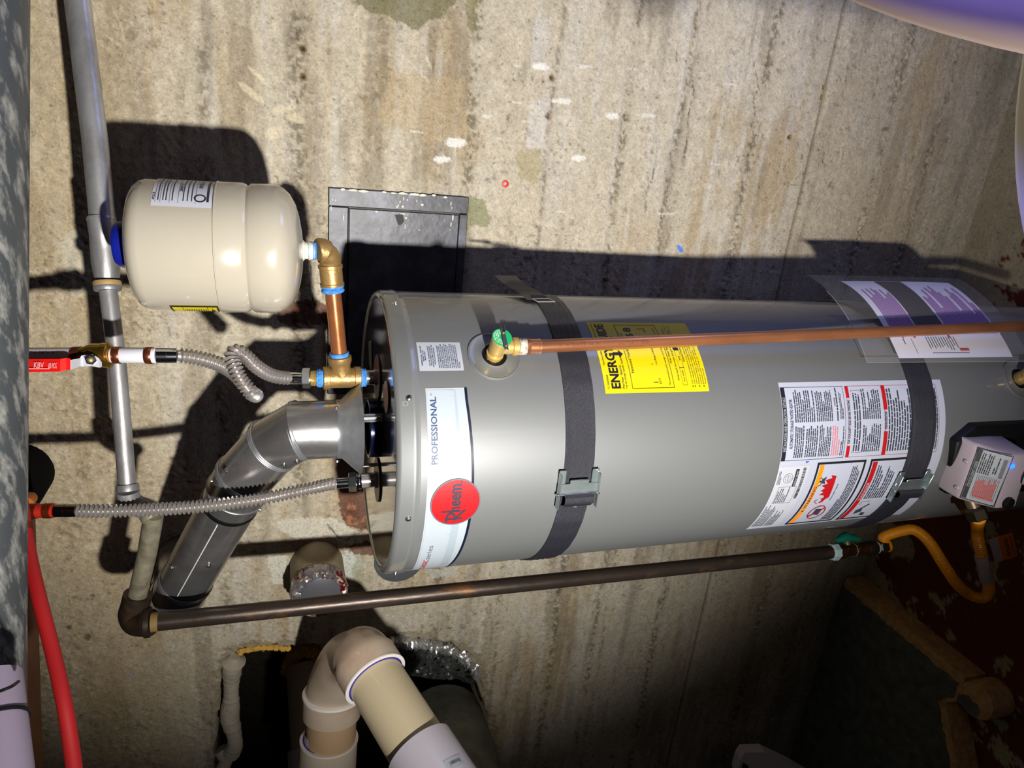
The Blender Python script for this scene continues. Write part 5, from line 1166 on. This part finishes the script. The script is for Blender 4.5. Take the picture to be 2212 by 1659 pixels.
mesh('keyhole', slab([PY(853, 464, yf-.0036), PY(870, 463, yf-.0036), PY(873, 478, yf-.0036), PY(866, 486, yf-.0036), PY(860, 486, yf-.0036)], (0, -1, 0), .0004), mat('hole_grey', (60, 62, 60), .8), dr, smooth=False)
mesh('gap_line', join(boxm((dx1-.0002, yf-.0032, (dz0+dz1)/2), (.0020, .001, dz1-dz0)), boxm(((hx0+dx1)/2, yf-.0032, dz1+.0006), (dx1-hx0, .001, .0018))), DARKM, dr, smooth=False)
fl = []; r_ = random.Random(12)
def flake(px, py, w_, h2, y=yf-.0008):
    c_ = PY(px, py, y); k_ = r_.randint(6, 9); fl.append(slab([c_+(w_*(.6+.5*r_.random())*cos(a)*1.0, 0, h2*(.6+.5*r_.random())*sin(a)) for a in [2*pi*i/k_ for i in range(k_)]], (0, -1, 0), .0005))
for px, py, w_, h2 in [(741, 409, .003, .006), (762, 411, .0025, .010), (785, 413, .003, .014), (830, 415, .0025, .006), (850, 417, .002, .008), (870, 418, .003, .012), (895, 420, .003, .014), (912, 422, .0035, .010), (937, 422, .0025, .005), (962, 426, .0025, .005),
                       (872, 429, .005, .0012), (880, 432, .0025, .002), (864, 436, .004, .0015), (860, 444, .004, .0015), (870, 446, .003, .003), (912, 442, .003, .004), (900, 434, .003, .0012), (858, 447, .002, .003), (974, 440, .006, .0012), (976, 449, .003, .001), (718, 432, .003, .0012), (725, 433, .003, .001),
                       (715, 450, .006, .0010), (742, 470, .009, .0012), (813, 457, .0025, .004), (870, 462, .0015, .007), (877, 471, .003, .003), (875, 490, .006, .001), (978, 470, .008, .002), (974, 485, .006, .0015), (905, 497, .002, .0015), (972, 497, .002, .001)]: flake(px, py, w_, h2, yf-.0035 if (px > 754 and py > 452 and px < 990) else yf-.0008)
mesh('paint_flakes', join(*fl), mat('flake_cream', (214, 214, 196), .7), ht_, smooth=False, kind='stuff')
an_ = PY(1091, 397)
ra = mesh('wall_anchor', lathe([(-.002, .008), (.006, .008), (.0065, .004), (.001, .0035), (.0005, .0005)], an_+(0, .003, 0), (0, -1, 0), 20), mat('anchor_red', (206, 44, 36), .5), label='tiny red plastic screw anchor in the concrete wall', cat='wall anchor')

# ------------------------------------------------------------------ capped stub and grey disc on the wall
sb = PY(684, 1216); ss = thing('capped_pipe_stub', 'wide plastered pipe stub in the wall with crumpled foil over its end', 'pipe', sb)
sdir = unit(np.array([0, -1., 0])); 
mesh('stub_wall', lathe([(-.05, .064), (.09, .064), (.130, .062), (.131, .060)], sb, sdir, 48), mat('stub_tan', (150, 136, 108), .75, noise=.15, nscale=25, bump=.3), ss)
FOILM = mat('foil', (196, 196, 204), .25, .5, bump=1.0, bscale=55, noise=.05); FOILR = mat('foil_red_print', (140, 34, 46), .2, .7, rgb2=(150, 146, 150), nscale=22, contrast=(.46, .52), bump=1.0, bscale=55)
n_ = 72; V = []; F = []; rings = [(.100, .0652), (.112, .0655), (.124, .0652), (.132, .060), (.1345, .052), (.1340, .040), (.1335, .022), (.1335, .004)]
u, v, d = basis(sdir)
for h2, r in rings:
    for j in range(n_):
        a = 2*pi*j/n_; rj = r*(1+.025*RNG.standard_normal()*(r > .03 and h2 > .105)); V.append(sb+d*(h2+.0022*RNG.standard_normal()*(r > .045))+(u*cos(a)+v*sin(a))*rj)
for i in range(len(rings)-1):
    for j in range(n_): F.append((i*n_+j, i*n_+(j+1) % n_, (i+1)*n_+(j+1) % n_, (i+1)*n_+j))
F.append(tuple(range((len(rings)-1)*n_, len(rings)*n_)))
mesh('foil_cap', (np.array(V), F), FOILR, ss, angle=15)
mesh('foil_patch', lathe([(.1355, .047), (.136, .046), (.1362, .001)], sb+np.array([.004, 0, -.003]), sdir, 10), mat('foil_tape_grey', (96, 96, 102), .35, .3, bump=.1, bscale=30), ss)
dc = PY(862, 1209)
mesh('wall_disc', lathe([(-.003, .065), (.004, .065), (.0055, .063), (.0055, .001)], dc, (0, -1, 0), 64), mat('disc_grey', (112, 116, 122), .5, .5, noise=.06, nscale=20), label='flat round grey metal cover plate on the wall beside the heater lid', cat='cover plate')

# ------------------------------------------------------------------ plastic drain pipes coming out of the knocked-out hole
PVC = mat('pvc_cream', (204, 188, 156), .32, coat=.25, noise=.03, nscale=8); PVCW = mat('pvc_white', (208, 202, 196), .35, coat=.2, noise=.03, nscale=10)
PVCP = mat('pvc_fitting', (206, 192, 172), .35, coat=.2, noise=.05, nscale=12); RIMW = mat('pvc_rim', (232, 226, 220), .4); PRM = mat('purple_primer', (44, 36, 150), .4); PRML = mat('primer_lilac', (196, 176, 190), .45)
def ringt(p, d, r0, r1, L_, m, nm, par, n=48): return mesh(nm, lathe([(0, r0), (0, r1), (L_, r1), (L_, r0)], p, d, n, False), m, par)
K4 = 1.28
pv = thing('pvc_pipe', 'cream plastic drain pipe rising from the hole into the elbow', 'pipe', P(717, 1600, 1.28*K4))
q0_, q1_ = P(706, 1760, 1.30*K4), P(720, 1500, 1.262*K4)
mesh('pipe_wall', tube([q0_, q1_], .0440*K4, 48), mat('pvc_tan', (190, 158, 122), .34, coat=.25, noise=.03, nscale=8), pv)
dA = unit(q1_-q0_)
el2 = thing('pvc_elbow', 'large stained white plastic drain elbow over the hole, purple primer at its mouth', 'pipe fitting', P(760, 1430, 1.2*K4))
s0_ = P(717, 1543, 1.268*K4); s1_ = P(811, 1466, 1.10*K4)
dB = unit(P(925, 1650, 1.0*K4)-s1_)
pth = spline([s0_, s0_+dA*.055, P(731, 1462, 1.245*K4), P(752, 1428, 1.205*K4), P(778, 1424, 1.165*K4), s1_-dB*.055, s1_], .006)
rr_ = np.full(len(pth), .0478*K4); kk_ = len(pth)
for i in range(kk_):
    dd1 = np.linalg.norm(pth[i]-s0_); dd2 = np.linalg.norm(pth[i]-s1_)
    if dd1 < .050 or dd2 < .045: rr_[i] = .0512*K4
mesh('elbow_body', tube(pth, rr_, 56, False), mat('pvc_stained', (192, 174, 154), .34, coat=.25, rgb2=(168, 134, 116), nscale=9, contrast=(.45, .75)), el2)
mesh('hub_ridge', lathe([(.048, .0480*K4), (.050, .0535*K4), (.056, .0535*K4), (.058, .0475*K4)], s0_, dA, 56, False), RIMW, el2)
ringt(s1_-dB*.001, dB, .0450*K4, .0518*K4, .0035, RIMW, 'mouth_rim', el2); ringt(s1_+dB*.0026, dB, .0440*K4, .0462*K4, .0012, PRM, 'primer_ring', el2)
mesh('upper_lip', lathe([(0, .0480*K4), (.002, .0515*K4), (.006, .0515*K4)], s1_-dB*.047, dB, 56, False), PVCP, el2)
cpl = thing('pvc_coupling', 'white drain coupling with purple primer ring on the pipe in the hole', 'pipe fitting', P(710, 1630, 1.29*K4))
c1_ = P(711, 1598, 1.281*K4)
mesh('coupling_body', lathe([(0, .0510*K4), (.16, .0515*K4)], c1_, -dA, 56, False), PVCP, cpl); ringt(c1_+dA*.0005, dA, .0455*K4, .0522*K4, .004, RIMW, 'mouth_rim', cpl); ringt(c1_+dA*.0035, dA, .0440*K4, .0468*K4, .002, PRM, 'primer_ring', cpl)
mesh('primer_stain', lathe([(.004, .0443*K4), (.026, .0443*K4)], c1_, dA, 48, False), PRML, cpl)
dg2 = thing('pvc_pipe', 'thick cream plastic drain pipe slanting from the elbow down to the picture edge', 'pipe', P(870, 1560, 1.05*K4))
s2_ = s1_+dB*.32
mesh('pipe_wall', tube([s1_-dB*.02, s2_], .0440*K4, 56), PVC, dg2)
cc = thing('pvc_coupling', 'white drain coupling with barcode sticker at the bottom edge of the picture', 'pipe fitting', P(940, 1640, 1.0*K4))
LB = 0
for i in range(400):
    q_ = s1_+dB*(i*.001); xx_, yy_, _ = PX(q_)
    if yy_ > 1618: LB = i*.001; break
cb_ = s1_+dB*LB
mesh('coupling_body', lathe([(0, .0485*K4), (.002, .0512*K4), (.14, .0515*K4)], cb_, dB, 56, False), mat('pvc_lavender', (186, 180, 190), .35, coat=.2, noise=.02, nscale=10), cc)
mesh('primer_smear', lathe([(-.003, .0446*K4), (.0015, .0492*K4)], cb_, dB, 48, False), PRML, cc)
# barcode sticker on the coupling
pS, nS = surf(982, 1645, cb_, dB, .0515*K4); eS = np.cross(nS, dB)
def OC(vf, off):
    V, F = vf; return np.array([pS-nS*.0515*K4+(.0515*K4+off)*(nS*cos(a/(.0515*K4))+eS*sin(a/(.0515*K4)))+dB*b for a, b in V]), F
stx = mesh('sticker', OC(rect2(-.019, .019, -.010, .010, .004), .0004), WHT, cc); gb = []; xx_ = -.011; r_ = random.Random(2)
while xx_ < .011: w_ = r_.choice([.0004, .0008, .0012]); gb.append(rect2(xx_, xx_+w_, -.003, .003)); xx_ += w_+r_.choice([.0005, .0009])
mesh('barcode', OC(join2(*gb, rect2(-.012, .012, .0045, .0052)), .0008), BLK, stx, smooth=False)
bp3 = thing('pvc_pipe', 'shadowed beige drain pipe standing back inside the hole', 'pipe', P(650, 1550, 1.75))
mesh('pipe_wall', tube([P(664, 1436, 2.10), P(668, 1500, 2.06), P(678, 1640, 1.98), P(684, 1760, 1.92)], .060, 40), mat('pvc_shadow_beige', (190, 172, 146), .45, noise=.06, nscale=10), bp3)
mesh('hub', lathe([(0, .060), (.003, .070), (.12, .070)], P(676, 1612, 2.0), unit(P(684, 1760, 1.92)-P(676, 1612, 2.0)), 40, False), PVCW, bp3)
# black duct and foil in the right part of the hole
dk = thing('dusty_round_duct', 'dusty dark round duct coming out of the hole behind the cream pipes', 'duct', P(960, 1560, 1.9))
mesh('duct_wall', tube([P(955, 1560, 2.14), P(975, 1640, 1.98), P(1000, 1800, 1.80)], [.125, .128, .13], 48), mat('duct_dust', (86, 84, 72), .85, noise=.3, nscale=18, bump=.7, bscale=60), dk)
def crumple(path, r, n_, lump, name, m, par, flat=1.0):
    VF = tube(spline(path, .006), r, n_, True, lump); return mesh(name, VF, m, par, angle=8)
fo = thing('crumpled_foil', 'crumpled aluminium foil stuffed round the upper right edge of the hole', 'foil', PY(960, 1400))
fpth = [PY(838, 1383, W+.005), PY(880, 1388, W-.0), PY(925, 1391, W+.005), PY(965, 1400, W+.01), PY(1000, 1416, W+.01), PY(1024, 1438, W+.01), PY(1032, 1456, W+.012)]
crumple(fpth, [.017]*len(spline(fpth, .006)), 14, .22, 'foil_roll', mat('foil_bright', (220, 220, 218), .2, .75, bump=1.0, bscale=90), fo)
V = []; nu, nv = 34, 14
for i in range(nu+1):
    for j in range(nv+1):
        u, v = i/nu, j/nv; px_ = 838+190*u; py_ = 1402+18*u**3*1.5+v*(62-20*abs(u-.5)); dd = .03+.10*v+.02*sin(u*14+v*3)+.012*RNG.standard_normal(); V.append(PY(px_, py_, W+dd))
mesh('foil_sheet', (np.array(V), [(i*(nv+1)+j, (i+1)*(nv+1)+j, (i+1)*(nv+1)+j+1, i*(nv+1)+j+1) for i in range(nu) for j in range(nv)]), mat('foil_grey', (150, 154, 150), .3, .7, bump=.5, bscale=30), fo, angle=80)
fm = thing('foam_strip', 'lumpy white expanding-foam strip down the left edge of the hole', 'foam', PY(500, 1500))
fpts = [PY(506, 1418, W-.006), PY(502, 1440, W), PY(500, 1470, W+.01), PY(499, 1510, W+.01), PY(497, 1550, W+.005), PY(505, 1582, W), PY(508, 1608, W), PY(500, 1625, W+.01)]
sp = spline(fpts, .004); rr_ = .0215+.003*np.sin(np.arange(len(sp))*.16)+.0006*RNG.standard_normal(len(sp)); rr_[:5] *= np.linspace(.5, 1.25, 5)
mesh('foam_bead', tube(sp, rr_, 18, True, .02), mat('foam_white', (172, 162, 146), .9, noise=.1, nscale=30, bump=.8, bscale=60), fm)
fm2 = mesh('foam_blob', tube(spline([PY(476, 1618, W+.02), PY(488, 1640, W+.01), PY(480, 1662, W)], .005), .018, 16, True, .03), mat('foam_white', (150, 142, 130)), fm)
yf_ = thing('yellow_foam', 'torn yellow insulation foam along the top edge of the hole', 'foam', PY(570, 1400))
mesh('foam_edge', tube(spline([PY(512, 1410, W-.003), PY(540, 1402, W), PY(580, 1398, W+.003), PY(625, 1400, W+.02)], .004), [.006+.003*abs(sin(i*.7)) for i in range(len(spline([PY(512, 1410, W-.003), PY(540, 1402, W), PY(580, 1398, W+.003), PY(625, 1400, W+.02)], .004)))], 14, True, .2), mat('foam_yellow', (206, 160, 70), .85, bump=.8, bscale=70), yf_)
yf2 = thing('yellow_foam', 'ragged orange-yellow foam collar round the shadowed pipe in the hole', 'foam', P(655, 1420, 1.8))
mesh('foam_collar', tube(spline([P(622, 1455, 2.12), P(632, 1420, 2.08), P(655, 1405, 2.06), P(680, 1410, 2.06), P(694, 1430, 2.08)], .004), .018, 14, True, .22), mat('foam_yellow', (206, 160, 70)), yf2)

# ------------------------------------------------------------------ things above and in front
BEAM = mat('zinc_spangle', (66, 70, 72), .5, .2, rgb2=(138, 137, 132), nscale=75, contrast=(.48, .66), stretch=(.35, 1, 1), rvar=.1)
bm_ = thing('galvanized_duct', 'mottled grey galvanized duct edge along the left side of the picture', 'duct', P(0, 800, .80))
a_t, a_b = P(46, -200, .78), P(38, 1900, .84)
cxv = -M[0]*.050
mesh('duct_wall', tube([a_t+cxv-M[0]*.0+(a_b-a_t)*t for t in np.linspace(0, 1, 8)], .050, 56), BEAM, bm_)
wj = thing('timber_joist', 'dark brown timber joist behind the red tube near the ceiling', 'joist', P(70, 1400, 1.35))
j0, j1_ = P(20, 1120, 1.42), P(40, 1900, 1.34)
mesh('plank', boxm((j0+j1_)/2-M[0]*.005, (np.linalg.norm(j1_-j0), .05, .085), [j1_-j0, M[2], M[0]], .002, 1), mat('joist_wood', (96, 60, 36), .7, noise=.3, nscale=12, stretch=(.15, 1, 1), bump=.2), wj)
wpp = thing('white_vent_pipe', 'lilac-white plastic pipe beside the grey duct at the lower left', 'pipe', P(20, 1580, .72))
va, vb_ = P(38, 1470, .74), P(76, 1800, .66)
mesh('pipe_wall', tube([va-M[0]*.03, vb_-M[0]*.03], .030, 40), mat('pvc_lilac', (138, 126, 144), .45), wpp)
wq0 = va-M[0]*.03; wqd = unit(vb_-va); mesh('black_clamp', lathe([(0, .0305), (.0005, .0318), (.004, .0318), (.0045, .0305)], wq0+wqd*.045, wqd, 40, False), DARKM, wpp)
wr = thing('loose_wire', 'thin dark wire hanging across the grey duct at lower left', 'wire', P(20, 1497, .70))
mesh('wire_strand', tube(spline([P(-20, 1500, .66), P(8, 1490, .66), P(26, 1482, .67), P(40, 1472, .72)], .004), .0016, 8), DARKM, wr)
# white drum with violet sheen, close on the right
z_ = -.17
pa = np.array([PZ(*p, z_) for p in [(1830, 0), (1900, 28), (1960, 48), (2050, 78), (2130, 100), (2212, 117)]])
A_ = np.c_[2*pa[:, :2], np.ones(6)]; s_ = np.linalg.lstsq(A_, (pa[:, :2]**2).sum(1), rcond=None)[0]; Rd = sqrt(s_[2]+s_[0]**2+s_[1]**2)
dr_ = thing('white_round_drum', 'large round white drum lid with violet sheen at the upper right corner', 'drum', (s_[0], s_[1], ZF))
DRW = mat('drum_white', (142, 122, 116), .5)
mesh('drum_lid', lathe([(z_-.05, Rd-.012), (z_-.006, Rd-.001), (z_-.001, Rd), (z_+.002, Rd-.0012), (z_+.005, Rd-.0035), (z_+.0068, Rd-.0060), (z_+.0075, Rd-.0085), (z_+.0076, Rd-.012), (z_+.0076, .01)], (s_[0], s_[1], 0), (0, 0, 1), 200), DRW, dr_)
mesh('drum_wall', lathe([(ZF+.004, Rd*.24), (-.9, Rd*.22), (z_-.05, Rd*.24)], (s_[0], s_[1], 0), (0, 0, 1), 96), DRW, dr_)
z_ = -.45
pa = np.array([PZ(*p, z_) for p in [(2212, 118), (2197, 180), (2192, 290), (2195, 370), (2203, 440), (2212, 520)]])
A_ = np.c_[2*pa[:, :2], np.ones(6)]; s_ = np.linalg.lstsq(A_, (pa[:, :2]**2).sum(1), rcond=None)[0]; Rb = sqrt(s_[2]+s_[0]**2+s_[1]**2)
tb = thing('cream_round_tub', 'brightly lit cream round tub edge at the right border of the picture', 'tub', (s_[0], s_[1], ZF))
mesh('tub_wall', lathe([(ZF+.004, Rb*.8), (z_-.03, Rb-.02), (z_-.012, Rb-.003), (z_, Rb), (z_+.006, Rb-.006), (z_+.008, Rb-.02), (z_+.008, .01)], (s_[0], s_[1], 0), (0, 0, 1), 120), mat('tub_cream', (244, 240, 216), .4, coat=.2), tb)
# pale plastic bracket at the bottom edge
wb = thing('white_plastic_bracket', 'angular pale plastic bracket poking in at the bottom edge', 'bracket', P(1670, 1660, 2.1))
bq = [P(1592, 1668, 2.1), P(1600, 1640, 2.1), P(1609, 1626, 2.1), P(1652, 1625, 2.1), P(1715, 1655, 2.1), P(1790, 1700, 2.1), P(1700, 1740, 2.1), P(1600, 1740, 2.1)]
mesh('bracket_shell', slab(bq, M[2], .05), mat('bracket_plastic', (178, 172, 180), .5), wb, smooth=False)
mesh('bright_edge', slab([P(1592, 1668, 2.096), P(1600, 1641, 2.096), P(1604, 1642, 2.096), P(1598, 1668, 2.096)], M[2], .002), WHT, wb, smooth=False)
mesh('slot', slab([P(1600, 1668, 2.097), P(1606, 1648, 2.097), P(1616, 1654, 2.097), P(1620, 1668, 2.097)], M[2], .002), DARKM, wb, smooth=False)
